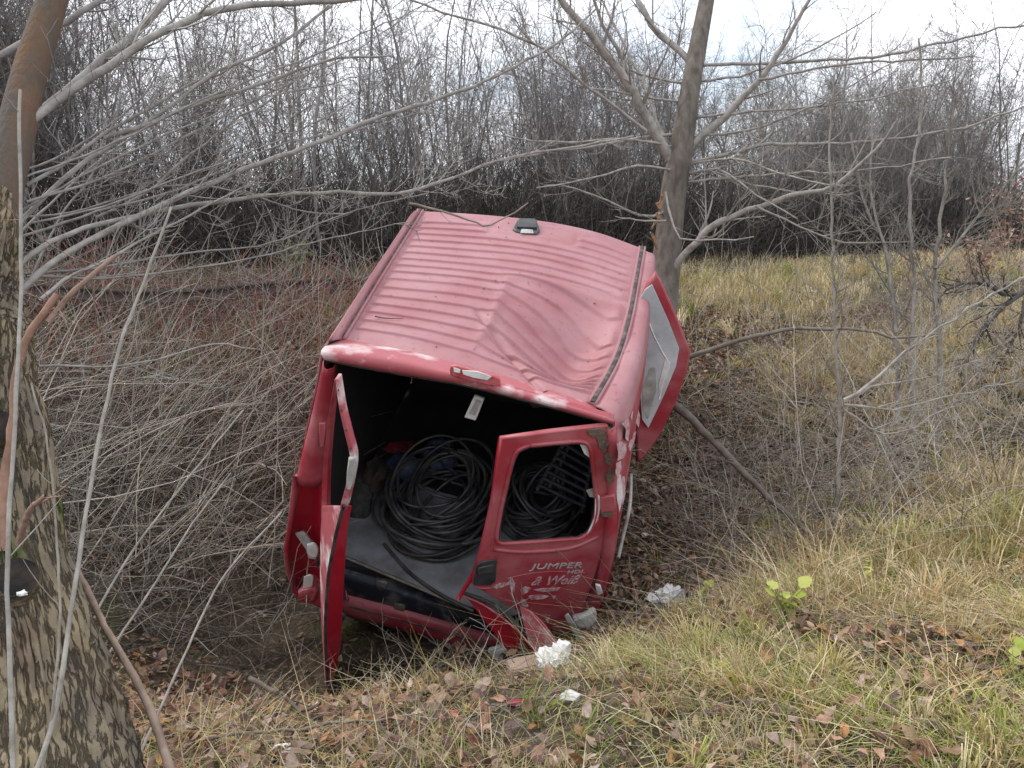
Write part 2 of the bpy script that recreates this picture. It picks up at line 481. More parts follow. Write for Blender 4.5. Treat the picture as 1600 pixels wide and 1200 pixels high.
trk = empty('railway_track', (0, track_y(0), h1(0, track_y(0))), 'old railway track with dark rails half hidden in grass before the thicket', 'railway track')
RP = [(-.06, 0), (.06, 0), (.06, .02), (.012, .035), (.012, .10), (.035, .11), (.035, .15), (-.035, .15), (-.035, .11), (-.012, .10), (-.012, .035), (-.06, .02)]
for off in (0.0, 1.6):
    o = sweep_x('rail', RP, -12, 16, off, -0.06, M['rail'], trk)
    o.matrix_parent_inverse = Matrix.Translation(-trk.location)
sl = None
for i in range(34):
    x = -9.5 + i * 0.75
    c = np.array([x - 0.418 * 0.75, track_y(x) + 0.75 * 0.909])
    if sl is None:
        bm = bmesh.new(); bmesh.ops.create_cube(bm, size=1)
        bmesh.ops.scale(bm, vec=(0.24, 2.3, 0.14), verts=bm.verts)
        bmesh.ops.bevel(bm, geom=bm.edges[:], offset=0.015, segments=1, affect='EDGES')
        sl = bpy.data.meshes.new('sleeper'); bm.to_mesh(sl); bm.free(); sl.materials.append(M['sleeper'])
    o = bpy.data.objects.new('sleeper', sl); COL.objects.link(o); o.parent = trk
    o.location = Vector((c[0], c[1], float(min(height(np.array([c[0] - k * .418 * 1.15 for k in (-1, 0, 1)]), np.array([c[1] + k * .909 * 1.15 for k in (-1, 0, 1)]), False))) - 0.06)) - trk.location
    o.rotation_euler = (0, 0, math.atan(0.46))

# ------------------------------------------------------------------ thicket of bare trees behind the track
def thicket_variant(i):
    H = random.uniform(4.3, 6.2)
    stem_t, tw = Tubes(), Tubes()
    ns = random.choice([2, 3, 3, 4])
    tint = random.uniform(0.75, 1.15)
    col = (tint, tint, tint * random.uniform(0.97, 1.06))
    for s in range(ns):
        a = random.uniform(0, 6.28); lean = random.uniform(0.03, 0.26)
        v = unit(np.array([math.cos(a) * lean, math.sin(a) * lean, 1.0]))
        p = np.array([math.cos(a) * 0.12, math.sin(a) * 0.12, -0.15])
        pts = [p]; Hs = H * random.uniform(0.7, 1.0); nseg = 9
        for k in range(nseg):
            v = unit(v + rng.normal(size=3) * 0.11 + np.array([0, 0, 0.05]))
            pts.append(pts[-1] + v * (Hs + .15) / nseg)
        pts = np.array(pts); R = np.linspace(random.uniform(0.012, 0.034), 0.004, nseg + 1)
        stem_t.add(pts, R, 5, col)
        for _ in range(random.randint(20, 27)):        # ascending side branches
            f = random.uniform(0.18, 0.97) * nseg; k = min(int(f), nseg - 1); al = f - k
            b = pts[k] * (1 - al) + pts[k + 1] * al
            a2 = random.uniform(0, 6.28)
            w = unit(np.array([math.cos(a2), math.sin(a2), random.uniform(0.1, 1.2)]))
            L = random.uniform(0.7, 1.5) * (1.1 - 0.5 * f / nseg)
            q = [b]
            for _k in range(5):
                w = unit(w + rng.normal(size=3) * 0.22 + np.array([0, 0, 0.14])); q.append(q[-1] + w * L / 5)
            q = np.array(q); rr = np.linspace(0.0065, 0.0022, 6)
            tw.add(q, rr, 3, col)
            grow(tw, q, rr * 1.25, 1, 6, L * 0.75, 0.95, 0, 0.35, 3, 0.1, col, 0.24, 4)
    return stem_t.mesh('thicket_trunk'), tw.mesh('thicket_branches')


VAR = [thicket_variant(i) for i in range(9)]
for a, b in VAR:
    a.materials.append(M['bark_thicket']); b.materials.append(M['bark_thicket'])
for i in range(215):
    u = random.uniform(-11.5, 16.5)
    dpt = 2.3 + 8.5 * random.random() ** 1.4
    x = u - 0.418 * dpt; y = track_y(u) + 0.909 * dpt
    st, br = VAR[i % len(VAR)]
    o = bpy.data.objects.new('thicket_tree', st); COL.objects.link(o)
    tag(o, 'slender bare grey tree in the dense thicket behind the railway track', 'tree', 'bare trees of the thicket')
    o.location = (x, y, h1(x, y)); o.rotation_euler = (0, 0, random.uniform(0, 6.28))
    s = random.uniform(0.85, 1.12); o.scale = (s, s, s * random.uniform(0.92, 1.08))
    c = bpy.data.objects.new('branches', br); COL.objects.link(c); c.parent = o

# tangled undergrowth at the foot of the thicket
ug = Tubes()
for i in range(36000):
    u = random.uniform(-12, 17); dpt = 2.0 + 7.5 * random.random() ** 1.3
    x = u - 0.418 * dpt; y = track_y(u) + 0.909 * dpt
    L = random.uniform(0.6, 2.6)
    v = unit(np.array([random.gauss(0, .5), random.gauss(0, .5), 1]))
    p = np.array([x, y, 0.93]); pts = [p]
    for k in range(3):
        v = unit(v + rng.normal(size=3) * 0.32); pts.append(pts[-1] + v * L / 3)
    tnt = random.uniform(0.16, 0.5)
    ug.add(np.array(pts), np.linspace(random.uniform(.006, .012), .003, 4), 3, (tnt, tnt * .97, tnt * .95))
o = link('undergrowth', ug.mesh('undergrowth'), M['bark_thicket'])
tag(o, 'tangled dark undergrowth at the foot of the thicket', None, None, 'stuff')
# scattered ivy and bramble leaves low in the thicket
# ------------------------------------------------------------------ leaf meshes
def leaf_arrays(P, size, nrm_tilt, cols, fold=0.35):
    """Many small folded, pointed leaves: 6 vertices, 4 triangles each."""
    n = len(P)
    base = np.array([[0, -1, 0], [-.5, -.1, 0], [0, 0, 0], [.5, -.1, 0], [-.36, .5, 0], [.36, .5, 0], [0, 1, 0]], dtype=float)
    base = np.repeat(base[None], n, 0)
    fo = rng.uniform(-fold, fold, (n, 1))
    base[:, [1, 3, 4, 5], 2] += fo + rng.normal(0, .10, (n, 4))
    base[:, [0, 6], 2] += rng.normal(0, .22, (n, 2))
    a = rng.uniform(0, 2 * math.pi, n)
    ax, ay = rng.normal(0, nrm_tilt, n), rng.normal(0, nrm_tilt, n)
    ca, sa = np.cos(a), np.sin(a)
    Rz = np.zeros((n, 3, 3)); Rz[:, 0, 0] = ca; Rz[:, 0, 1] = -sa; Rz[:, 1, 0] = sa; Rz[:, 1, 1] = ca; Rz[:, 2, 2] = 1
    cx, sx, cy, sy = np.cos(ax), np.sin(ax), np.cos(ay), np.sin(ay)
    Rx = np.zeros((n, 3, 3)); Rx[:, 0, 0] = 1; Rx[:, 1, 1] = cx; Rx[:, 1, 2] = -sx; Rx[:, 2, 1] = sx; Rx[:, 2, 2] = cx
    Ry = np.zeros((n, 3, 3)); Ry[:, 1, 1] = 1; Ry[:, 0, 0] = cy; Ry[:, 0, 2] = sy; Ry[:, 2, 0] = -sy; Ry[:, 2, 2] = cy
    Rm = Ry @ Rx @ Rz
    V = np.einsum('nij,nkj->nki', Rm, base) * np.asarray(size)[:, None, None] + P[:, None, :]
    tri = np.array([[0, 2, 1], [0, 3, 2], [1, 2, 4], [3, 5, 2], [4, 2, 6], [2, 5, 6]])
    Fc = (tri[None] + (np.arange(n) * 7)[:, None, None]).reshape(-1, 3)
    return V.reshape(-1, 3), Fc, np.repeat(cols, 7, 0)


DEAD = np.array([(0.40, 0.30, 0.25), (0.16, 0.085, 0.08), (0.34, 0.20, 0.14), (0.20, 0.115, 0.075), (0.26, 0.17, 0.11), (0.13, 0.08, 0.055), (0.33, 0.24, 0.17), (0.22, 0.10, 0.07), (0.30, 0.16, 0.07), (0.17, 0.12, 0.10)])


def to_px(x, y, z):
    q = np.stack([x, y, z], -1) - EYE
    d = q @ FWD
    return 800 + F * q[..., 0] / d, 600 - F * (q @ UPV) / d, d


def sstep(a, b, t):
    t = np.clip((t - a) / (b - a), 0, 1); return t * t * (3 - 2 * t)


def vnoise(x, y, s, seed=0):
    """Cheap smooth noise from sines, about 0..1."""
    r = np.random.default_rng(seed); v = 0
    for i in range(5):
        a = r.uniform(0, 6.28); k = s * r.uniform(0.6, 1.9)
        v = v + np.sin((x * math.cos(a) + y * math.sin(a)) * k + r.uniform(0, 6.28))
    return 0.5 + v / 7.0


def scatter(n, x0, x1, y0, y1, dens):
    X = rng.uniform(x0, x1, n); Y = y0 + (y1 - y0) * rng.random(n)
    keep = (np.abs(X) < 0.70 * Y + 0.8) & (rng.random(n) < dens(X, Y))
    X, Y = X[keep], Y[keep]
    return X, Y, height(X, Y)


# where the van and the dark ditch floor are
def ditch(X, Y):
    d = np.exp(-((Y - 5.0) / 1.0) ** 2) * (X < 1.4)
    return np.clip(d, 0, 1)


def blades(X, Y, Z, Hh, W, lean, cols, bend=0.6):
    """Curved grass blades: 5 vertices, 3 triangles each, one colour from root to tip."""
    n = len(X)
    a = rng.uniform(0, 2 * math.pi, n)
    la = rng.uniform(0, 2 * math.pi, n); ln = np.abs(rng.normal(0, lean, n))
    dx, dy = np.cos(la) * ln, np.sin(la) * ln
    wx, wy = np.cos(a) * W / 2, np.sin(a) * W / 2
    root = np.stack([X, Y, Z - 0.01], -1)
    wv = np.stack([wx, wy, np.zeros(n)], -1)
    mid = root + np.stack([dx * Hh * .45, dy * Hh * .45, Hh * .6 / np.sqrt(1 + ln ** 2 * .5)], -1)
    b2 = bend * rng.random(n)
    tip = mid + np.stack([dx * Hh * (.55 + b2), dy * Hh * (.55 + b2), Hh * (.42 - .55 * b2 * np.minimum(ln, 1.2))], -1)
    V = np.stack([root - wv, root + wv, mid - wv * .75, mid + wv * .75, tip], 1)
    tri = np.array([[0, 1, 3], [0, 3, 2], [2, 3, 4]])
    Fc = (tri[None] + (np.arange(n) * 5)[:, None, None]).reshape(-1, 3)
    return V.reshape(-1, 3), Fc, np.repeat(cols, 5, 0)


STRAW = np.array([1.22, 1.15, .98]) * np.array([(0.54, 0.45, 0.28), (0.62, 0.55, 0.40), (0.42, 0.32, 0.18), (0.56, 0.50, 0.36), (0.34, 0.25, 0.16), (0.66, 0.61, 0.50)])
GREEN = np.array([1.18, 1.12, 1.0]) * np.array([(0.26, 0.32, 0.09), (0.36, 0.40, 0.12), (0.19, 0.26, 0.07), (0.46, 0.44, 0.15)])


def pick(pal, n, j=0.15):
    return pal[rng.integers(0, len(pal), n)] * rng.uniform(1 - j, 1 + j, (n, 1))


def merge(parts):
    V, Fc, C, off = [], [], [], 0
    for v, f, c in parts:
        V.append(v); Fc.append(f + off); C.append(c); off += len(v)
    return np.concatenate(V), np.concatenate(Fc), np.concatenate(C)


def clumpy(X, Y, s, seed, thr, soft=0.12): return sstep(thr - soft, thr + soft, vnoise(X, Y, s, seed))


# tall straw on the far bank crest
Bp = []
X, Y, Z = scatter(150000, -9, 14, 6.6, 14.5, lambda x, y: np.clip(
    sstep(-3.6, -1.9, y - (10.55 + .46 * x)) * (0.05 + 0.95 * (x > 0.5)) * (0.25 + 0.75 * clumpy(x, y, 2.2, 3, .42)) * (1 - 0.75 * sstep(-.2, .3, y - (10.55 + .46 * x)) * (1 - sstep(1.6, 2.2, y - (10.55 + .46 * x)))) * (1 - .6 * sstep(2.5, 4, y - (10.55 + .46 * x))), 0, 1))
n = len(X); gm = (rng.random(n) < 0.30 + 0.35 * clumpy(X, Y, 1.5, 8, .52))
Bp.append(blades(X, Y, Z, np.where(gm, rng.uniform(.06, .20, n), rng.uniform(.10, .34, n)), rng.uniform(.005, .011, n), .6, np.where(gm[:, None], pick(GREEN, n), pick(STRAW, n))))
# right slope, mixed and thin
X, Y, Z = scatter(120000, 0.6, 9, 3.4, 9.5, lambda x, y: np.clip((0.03 + 0.60 * clumpy(x, y, 2.6, 5, .58, .08)) * sstep(.5, 1.0, x - (.15 + .13 * y)) * (1 - .80 * np.exp(-((x - 1.9) / .9) ** 2) * (y > 4.6)), 0, 1))
n = len(X); gm = rng.random(n) < 0.25 + 0.3 * clumpy(X, Y, 1.9, 9, .5)
Bp.append(blades(X, Y, Z, np.where(gm, rng.uniform(.05, .18, n), rng.uniform(.08, .38, n)), rng.uniform(.004, .008, n), .9, np.where(gm[:, None], pick(GREEN, n), pick(STRAW, n))))
# near bank on the right: green tussocks and flattened straw
X, Y, Z = scatter(150000, 0.2, 4.2, 1.7, 4.6, lambda x, y: np.clip((0.05 + 0.30 * clumpy(x, y, 5, 11, .52, .10)) * sstep(-.2, .9, x + (y - 2.4) * .25) * (1 - sstep(-.1, .25, (y - 3.35) - .9 * (x - .6))), 0, 1))
n = len(X); gm = rng.random(n) < 0.22 + 0.55 * clumpy(X, Y, 2.4, 12, .50)
Bp.append(blades(X, Y, Z, np.where(gm, rng.uniform(.04, .12, n), rng.uniform(.05, .18, n)), rng.uniform(.0028, .006, n), 1.9, np.where(gm[:, None], pick(GREEN, n), pick(STRAW, n)), 0.9))
# strip at the bottom of the picture and the left bank
X, Y, Z = scatter(60000, -2.2, 1.2, 1.8, 3.6, lambda x, y: (0.03 + 0.22 * clumpy(x, y, 4, 15, .52)) * (y < 3.3))
n = len(X); gm = rng.random(n) < 0.20
Bp.append(blades(X, Y, Z, rng.uniform(.03, .16, n), rng.uniform(.0028, .005, n), 1.6, np.where(gm[:, None], pick(GREEN, n), pick(STRAW * .85, n)), 0.9))
X, Y, Z = scatter(60000, -9, -0.8, 6.4, 10.5, lambda x, y: (0.05 + 0.5 * clumpy(x, y, 1.6, 17, .52)) * (y < 10.3 + .46 * x))
n = len(X); gm = rng.random(n) < 0.35
Bp.append(blades(X, Y, Z, rng.uniform(.05, .25, n), rng.uniform(.005, .010, n), .9, np.where(gm[:, None], pick(GREEN, n), pick(STRAW * .8, n))))


def tussocks(n, x0, x1, y0, y1, dens, nb, hr, wr, pal_p, rad=(.02, .09), lean=1.0, shade=1.0):
    """Clumps of blades that arch outwards from a common root, each clump of one colour family."""
    X, Y, Z = scatter(n, x0, x1, y0, y1, dens)
    m = len(X)
    k = rng.integers(nb[0], nb[1], m)
    ci = np.repeat(np.arange(m), k); N_ = len(ci)
    a = rng.uniform(0, 2 * math.pi, N_); rr = rng.uniform(*rad, m)[ci] * np.sqrt(rng.random(N_))
    bias = rng.uniform(0, 2 * math.pi, m)[ci]; bs = rng.uniform(.1, .9, m)[ci]
    bx, by = X[ci] + np.cos(a) * rr, Y[ci] + np.sin(a) * rr
    Hc = rng.uniform(*hr, m)[ci] * rng.uniform(.55, 1.15, N_)
    W = rng.uniform(*wr, m)[ci] * rng.uniform(.7, 1.2, N_)
    ln = np.abs(rng.normal(.5, .4, N_)) * lean
    dx, dy = np.cos(a) * ln + np.cos(bias) * bs * lean, np.sin(a) * ln + np.sin(bias) * bs * lean
    g_ = rng.random(m) < pal_p
    base = np.where(g_[:, None], pick(GREEN, m, .2), pick(STRAW, m, .2))[ci]
    cols = np.where((rng.random(N_) < .25)[:, None], pick(STRAW, N_), base * rng.uniform(.8, 1.2, (N_, 1))) * shade
    q = rng.uniform(0, 2 * math.pi, N_)
    wv = np.stack([np.cos(q) * W / 2, np.sin(q) * W / 2, np.zeros(N_)], -1)
    root = np.stack([bx, by, Z[ci] - .01], -1)
    dv = np.stack([dx, dy, np.zeros(N_)], -1)
    up1 = np.array([0, 0, 1.0])
    L1 = np.sqrt(1 + (ln + bs) ** 2 * .4)[:, None]
    p1 = root + (dv * .18 + up1 * .48) * Hc[:, None] / L1 ** .5
    p2 = p1 + (dv * .34 + up1 * .30) * Hc[:, None] / L1
    p3 = p2 + (dv * .42 - up1 * rng.uniform(-.10, .28, N_)[:, None]) * Hc[:, None] / L1
    V = np.stack([root - wv, root + wv, p1 - wv * .9, p1 + wv * .9, p2 - wv * .6, p2 + wv * .6, p3], 1)
    V[..., 2] = np.maximum(V[..., 2], (Z[ci] + .004)[:, None])
    tri = np.array([[0, 1, 3], [0, 3, 2], [2, 3, 5], [2, 5, 4], [4, 5, 6]])
    Fc = (tri[None] + (np.arange(N_) * 7)[:, None, None]).reshape(-1, 3)
    return V.reshape(-1, 3), Fc, np.repeat(cols, 7, 0)


nearm = lambda x, y: sstep(-.3, .8, x + (y - 2.4) * .25) * (1 - sstep(-.1, .25, (y - 3.35) - .9 * (x - .6)))
Bp.append(tussocks(1500, -.1, 4.4, 1.75, 4.8, lambda x, y: nearm(x, y) * (.15 + .85 * clumpy(x, y, 4, 41, .50)), (18, 46), (.07, .20), (.0032, .0065), .5, (.015, .07), 1.1))
Bp.append(tussocks(800, .8, 6.5, 3.4, 7.2, lambda x, y: sstep(0, .6, x - (.2 + .28 * y)) * (.2 + .8 * clumpy(x, y, 2, 43, .52)), (25, 60), (.12, .32), (.0045, .008), .22, (.02, .09), 1.0))
Bp.append(tussocks(1100, 1.3, 7.5, 4.2, 9.0, lambda x, y: sstep(-.1, .7, x - (.35 + .21 * y)) * (.25 + .75 * clumpy(x, y, 1.7, 47, .50)), (14, 40), (.08, .26), (.004, .008), .38, (.02, .12), 1.3))
Bp.append(tussocks(260, 1.0, 3.0, 4.8, 7.8, lambda x, y: .2 + .6 * clumpy(x, y, 2.2, 48, .55), (8, 22), (.06, .18), (.004, .007), .45, (.02, .10), 1.4))
Bp.append(tussocks(500, -2.4, 1.2, 1.9, 3.3, lambda x, y: .1 + .5 * clumpy(x, y, 3, 44, .55), (10, 26), (.04, .11), (.003, .005), .35, (.01, .05), 1.3))
Bp.append(tussocks(1500, .4, 14, 7.6, 14, lambda x, y: sstep(-3.2, -1.9, y - (10.55 + .46 * x)) * (y < 10.7 + .46 * x), (25, 60), (.10, .34), (.006, .010), .30, (.03, .14), .9))
V, Fc, C = merge(Bp)
o = link('grass', np_mesh('grass', V, Fc, C), M['blade'], smooth=False)
tag(o, 'dry straw and green winter grass on the banks of the ditch', None, None, 'stuff')

# fallen leaves
X, Y, Z = scatter(90000, -6, 9, 1.7, 9.5, lambda x, y: np.clip(0.22 + .75 * clumpy(x, y, 1.8, 21, .5) + .5 * np.exp(-((x - 1.9) / .9) ** 2) - .2 * (x < -.5), 0, 1))
n = len(X)
far = Y > 3.6
V, Fc, C = leaf_arrays(np.stack([X, Y, Z + rng.uniform(.004, .05, n)], -1), rng.uniform(.014, .042, n), .5, pick(DEAD, n, .3) * 1.2)
o = link('leaf_litter', np_mesh('leaf_litter', V, Fc, C), M['deadleaf'], smooth=False)
tag(o, 'brown fallen leaves littering the ditch and its banks', None, None, 'stuff')

# larger dead leaves lying on the near bank, one by one
LM = []
for k in range(9):
    bm = bmesh.new()
    n = 22; ring = []
    ctr = bm.verts.new((0, 0, 0.004))
    for i in range(n):
        a = i / n * 2 * math.pi
        lobes = 0.72 + 0.28 * abs(math.sin(a * 2.5 + .4)) if k % 3 else 0.9
        r = (0.040 if k % 3 == 0 else 0.036) * lobes * random.uniform(.9, 1.1)
        x, y = math.cos(a) * r * .72, math.sin(a) * r * 1.25
        ring.append(bm.verts.new((x, y, .010 * math.sin(a * 2 + k) + .12 * abs(x) + random.gauss(0, .003) + .9 * y * y * (k - 4) * .6)))
    for i in range(n): bm.faces.new((ctr, ring[i], ring[(i + 1) % n]))
    st = bmesh.ops.create_cone(bm, segments=4, radius1=.0012, radius2=.0008, depth=.03, cap_ends=False)
    bmesh.ops.rotate(bm, verts=st['verts'], cent=(0, 0, 0), matrix=Matrix.Rotation(math.pi / 2, 3, 'X'))
    bmesh.ops.translate(bm, verts=st['verts'], vec=(0, -.055, .004))
    me = bpy.data.meshes.new('fallen_leaf'); bm.to_mesh(me); bm.free()
    a = me.color_attributes.new('col', 'FLOAT_COLOR', 'POINT')
    cc = np.ones((len(me.vertices), 4)); cc[:, :3] = DEAD[k % len(DEAD)] * 1.1
    a.data.foreach_set('color', cc.ravel().astype(np.float32))
    me.materials.append(M['deadleaf']); LM.append(me)
cnt = 0
while cnt < 230:
    x, y = random.uniform(-1.9, 2.9), 1.95 + 2.4 * random.random() ** 1.2
    if abs(x) > .66 * y or (y > 3.2 and x < .7): continue
    if vnoise(np.array(x), np.array(y), 3.0, 33) < random.uniform(.25, .65): continue
    if (x - .07) ** 2 + (y - 3.2) ** 2 < .06: continue
    o = bpy.data.objects.new('fallen_leaf', LM[cnt % 9]); COL.objects.link(o)
    o.location = (x, y, h1(x, y) + random.uniform(.02, .06))
    o.rotation_euler = (random.gauss(0, .35), random.gauss(0, .35), random.uniform(0, 6.28))
    s = random.uniform(.5, 1.0); o.scale = (s, s, s)
    tag(o, 'curled brown dead leaf lying among the grass of the near bank', 'leaf', 'dead leaves on the near bank')
    cnt += 1

# ------------------------------------------------------------------ the van: pose
RV = np.array([0.351, 0.116, -0.131]); TV = np.array([-0.253, 4.004, 0.81])
_th = np.linalg.norm(RV)
VM = Matrix.Rotation(_th, 3, Vector(RV / _th))
VR = np.array(VM)


def loc(p): return VR.T @ (np.asarray(p) - TV)


def wld(p): return VR @ np.asarray(p) + TV


_eL = loc(EYE)


def on(px, py, axis, val):
    """Point in van coordinates where the sight line meets the van plane axis = val (0 across, 1 along, 2 up)."""
    d = VR.T @ ray(px, py)
    return _eL + d * ((val - _eL[axis]) / d[axis])


def on_plane(px, py, p0, nrm):
    d = VR.T @ ray(px, py)
    return _eL + d * (np.dot(p0 - _eL, nrm) / np.dot(d, nrm))


van = empty('crashed_van', TV, 'wrecked red panel van lying nose up in the ditch with its rear doors torn open', 'van')
van.rotation_mode = 'QUATERNION'
van.rotation_quaternion = VM.to_quaternion()


def vmesh(name, V, Fc, m, parent=None, smooth=True, solid=0.0, off=-1.0, bevel=0.0):
    me = bpy.data.meshes.new(name)
    me.from_pydata([tuple(v) for v in V], [], [tuple(f) for f in Fc])
    me.update()
    o = link(name, me, m, parent or van, smooth)
    if solid:
        md = o.modifiers.new('thickness', 'SOLIDIFY'); md.thickness = solid; md.offset = off
    if bevel:
        md = o.modifiers.new('bevel', 'BEVEL'); md.width = bevel; md.segments = 2; md.limit_method = 'ANGLE'
    return o


def loft(name, rows, m, parent=None, closed=False, caps=False, solid=0.0, off=-1.0, smooth=True, bevel=0.0):
    """Surface through rows of equal length."""
    k = len(rows[0]); V = [p for r in rows for p in r]; Fc = []
    for i in range(len(rows) - 1):
        for j in range(k if closed else k - 1):
            j2 = (j + 1) % k
            Fc.append((i * k + j, i * k + j2, (i + 1) * k + j2, (i + 1) * k + j))
    if caps and closed:
        Fc.append(tuple(range(k - 1, -1, -1))); Fc.append(tuple((len(rows) - 1) * k + j for j in range(k)))
    return vmesh(name, V, Fc, m, parent, smooth, solid, off, bevel)


def vtube(name, P, r, m, parent=None, sides=8, n=None, flat=None):
    P = np.asarray(P, dtype=float)
    if n: P = resample(P, n)
    T = Tubes(); T.add(P, r, sides)
    V, Fq, _ = T.arrays()
    Fq = [tuple(f) for f in Fq]
    Fq.append(tuple(range(sides))); Fq.append(tuple(range(len(V) - 1, len(V) - sides - 1, -1)))
    return vmesh(name, V, Fq, m, parent)


def plate(name, outline, plane, m, parent=None, holes=(), thick=0.02, bevel=0.004, smooth=0, dish=None):
    """A plate of given thickness cut to an outline traced on a plane (p0, normal, ...) of the van; points are photograph pixels."""
    p0, nrm = plane
    nrm = unit(nrm)
    ux = unit(np.cross(np.array([0, 0, 1.0]), nrm)) if abs(nrm[2]) < .9 else np.array([1.0, 0, 0])
    uy = np.cross(nrm, ux)
    cu = bpy.data.curves.new(name, 'CURVE'); cu.dimensions = '2D'; cu.fill_mode = 'BOTH'
    cu.extrude = max(thick / 2 - bevel, .0002); cu.bevel_depth = bevel; cu.bevel_resolution = 1; cu.offset = -bevel
    for poly in [outline] + list(holes):
        P = np.array([on_plane(px, py, p0, nrm) for px, py in poly])
        U = np.stack([(P - p0) @ ux, (P - p0) @ uy, np.zeros(len(P))], 1)
        if smooth:
            U = resample(np.vstack([U, U[:1]]), smooth)[:-1]
        sp = cu.splines.new('POLY'); sp.points.add(len(U) - 1); sp.use_cyclic_u = True
        for q, u in zip(sp.points, U): q.co = (u[0], u[1], 0, 1)
    tmp = bpy.data.objects.new(name, cu)
    COL.objects.link(tmp)
    me = bpy.data.meshes.new_from_object(tmp.evaluated_get(bpy.context.evaluated_depsgraph_get()))
    bpy.data.objects.remove(tmp); bpy.data.curves.remove(cu)
    Mx = Matrix(((ux[0], uy[0], nrm[0], p0[0]), (ux[1], uy[1], nrm[1], p0[1]), (ux[2], uy[2], nrm[2], p0[2]), (0, 0, 0, 1)))
    me.transform(Mx)
    return link(name, me, m, parent or van, smooth=False)


def text_on(name, body, plane, px, py, px2, m, parent, shear=0.0, extrude=0.0015, lift=0.004, bold=0.0, hs=1.0):
    """Raised lettering from (px, py) to (px2[0], px2[1]) along its baseline."""
    p0, nrm = plane; nrm = unit(nrm)
    a = on_plane(px, py, p0, nrm); b = on_plane(px2[0], px2[1], p0, nrm)
    ux = unit(b - a); uy = unit(np.cross(nrm, ux))
    cu = bpy.data.curves.new(name, 'FONT'); cu.body = body; cu.size = 1.0; cu.extrude = 0.02; cu.shear = shear; cu.offset = bold
    cu.resolution_u = 3
    tmp = bpy.data.objects.new(name, cu); COL.objects.link(tmp)
    me = bpy.data.meshes.new_from_object(tmp.evaluated_get(bpy.context.evaluated_depsgraph_get()))
    bpy.data.objects.remove(tmp); bpy.data.curves.remove(cu)
    w = max(v.co.x for v in me.vertices) - min(v.co.x for v in me.vertices)
    s = np.linalg.norm(b - a) / w
    p = a + nrm * lift
    Mx = Matrix(((ux[0] * s, uy[0] * s * hs, nrm[0] * extrude / .02, p[0]), (ux[1] * s, uy[1] * s * hs, nrm[1] * extrude / .02, p[1]), (ux[2] * s, uy[2] * s * hs, nrm[2] * extrude / .02, p[2]), (0, 0, 0, 1)))
    me.transform(Mx)
    return link(name, me, m, parent, smooth=False)


def lin(P, n): return resample(np.array(P), n)


# ---- roof
def crumple(u, v):
    """0..1 over the crumpled rear right part of the roof (u across, v along)."""
    r = np.clip((u - 0.50) / 0.42, 0, 1)
    w = np.where(v < .18, sstep(0, .18, v), np.clip((.50 - v + .06 * r) / .24, 0, 1))
    return r * w


NU, NV = 121, 641
gl = lin([on(533, 530, 2, 0), on(594, 430, 2, 0.0), on(657, 330, 2, 0)], NV)
gr = lin([on(925, 632, 2, -.10), on(962, 565, 2, -.09), on(981, 505, 2, -.015), on(993, 445, 2, 0), on(1003, 388, 2, 0)], NV)
re_ = lin([on(533, 530, 2, 0), on(640, 553, 2, .01), on(735, 578, 2, 0), on(840, 607, 2, -.05), on(925, 632, 2, -.10)], NU)
fe = lin([on(657, 330, 2, 0), on(822, 345, 2, 0.01), on(925, 364, 2, 0.0), on(1003, 388, 2, 0)], NU)
U, Vv = np.meshgrid(np.linspace(0, 1, NU), np.linspace(0, 1, NV))
u3, v3 = U[..., None], Vv[..., None]
coons = (1 - v3) * re_[None] + v3 * fe[None] + (1 - u3) * gl[:, None] + u3 * gr[:, None] - ((1 - u3) * (1 - v3) * re_[0] + u3 * (1 - v3) * re_[-1] + (1 - u3) * v3 * fe[0] + u3 * v3 * fe[-1])
ridge = np.zeros_like(U)
vk = np.linspace(0.075, 0.80, 14)


Vb = Vv + 0.13 * crumple(U, Vv)


SPC = 0.0545                                     # pressed ribs: a short step up, then a long fall to the next one
ph = np.mod((Vb - 0.06) / SPC, 1.0)
saw = np.where(ph < .13, sstep(0, .13, ph), 1 - sstep(.13, 1.25, ph) / sstep(.13, 1.25, np.array(1.0)))
side_fade = sstep(.025, .05, U) * (1 - sstep(.95, .975, U))
front = (Vb > 0.06 + 14 * SPC) * sstep(.30, .33, U) * (1 - sstep(.70, .73, U))
ridge += 0.0135 * (1 + .5 * sstep(0, .25, crumple(U, Vv))) * saw * side_fade * (Vb > .06) * (Vb < .06 + 16 * SPC) * (1 - front)
ridge += 0.006 * sstep(.34, .36, U) * (1 - sstep(.68, .70, U)) * sstep(.83, .85, Vv) * (1 - sstep(.95, .97, Vv))
mid = np.clip(4 * U * (1 - U), 0, 1) * sstep(0, .08, Vv)
dz = -0.23 * crumple(U, Vv) * (1 - .9 * sstep(.80, 1.0, U))
crease = 0.012 * np.exp(-((U - .50) / .018) ** 2) * sstep(.10, .2, Vv) * (1 - sstep(.42, .52, Vv)) + 0.022 * np.exp(-((Vv - (.50 - .28 * np.clip((U - .45) / .55, 0, 1) * 0)) / .022) ** 2) * sstep(.42, .55, U)
crease += -0.045 * np.exp(-(((Vv - .10) - (.66 - U) * .75) / .016) ** 2) * sstep(.40, .5, U) * (1 - sstep(.85, 1, U)) * (Vv < .4)
wav = 0.006 * np.sin(U * 9 + Vv * 4) * np.sin(Vv * 11 + 1) * mid
coons[..., 2] += ridge + 0.018 * np.clip(4 * U * (1 - U), 0, 1) + dz + crease + wav
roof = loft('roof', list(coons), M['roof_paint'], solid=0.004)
P_roof = coons

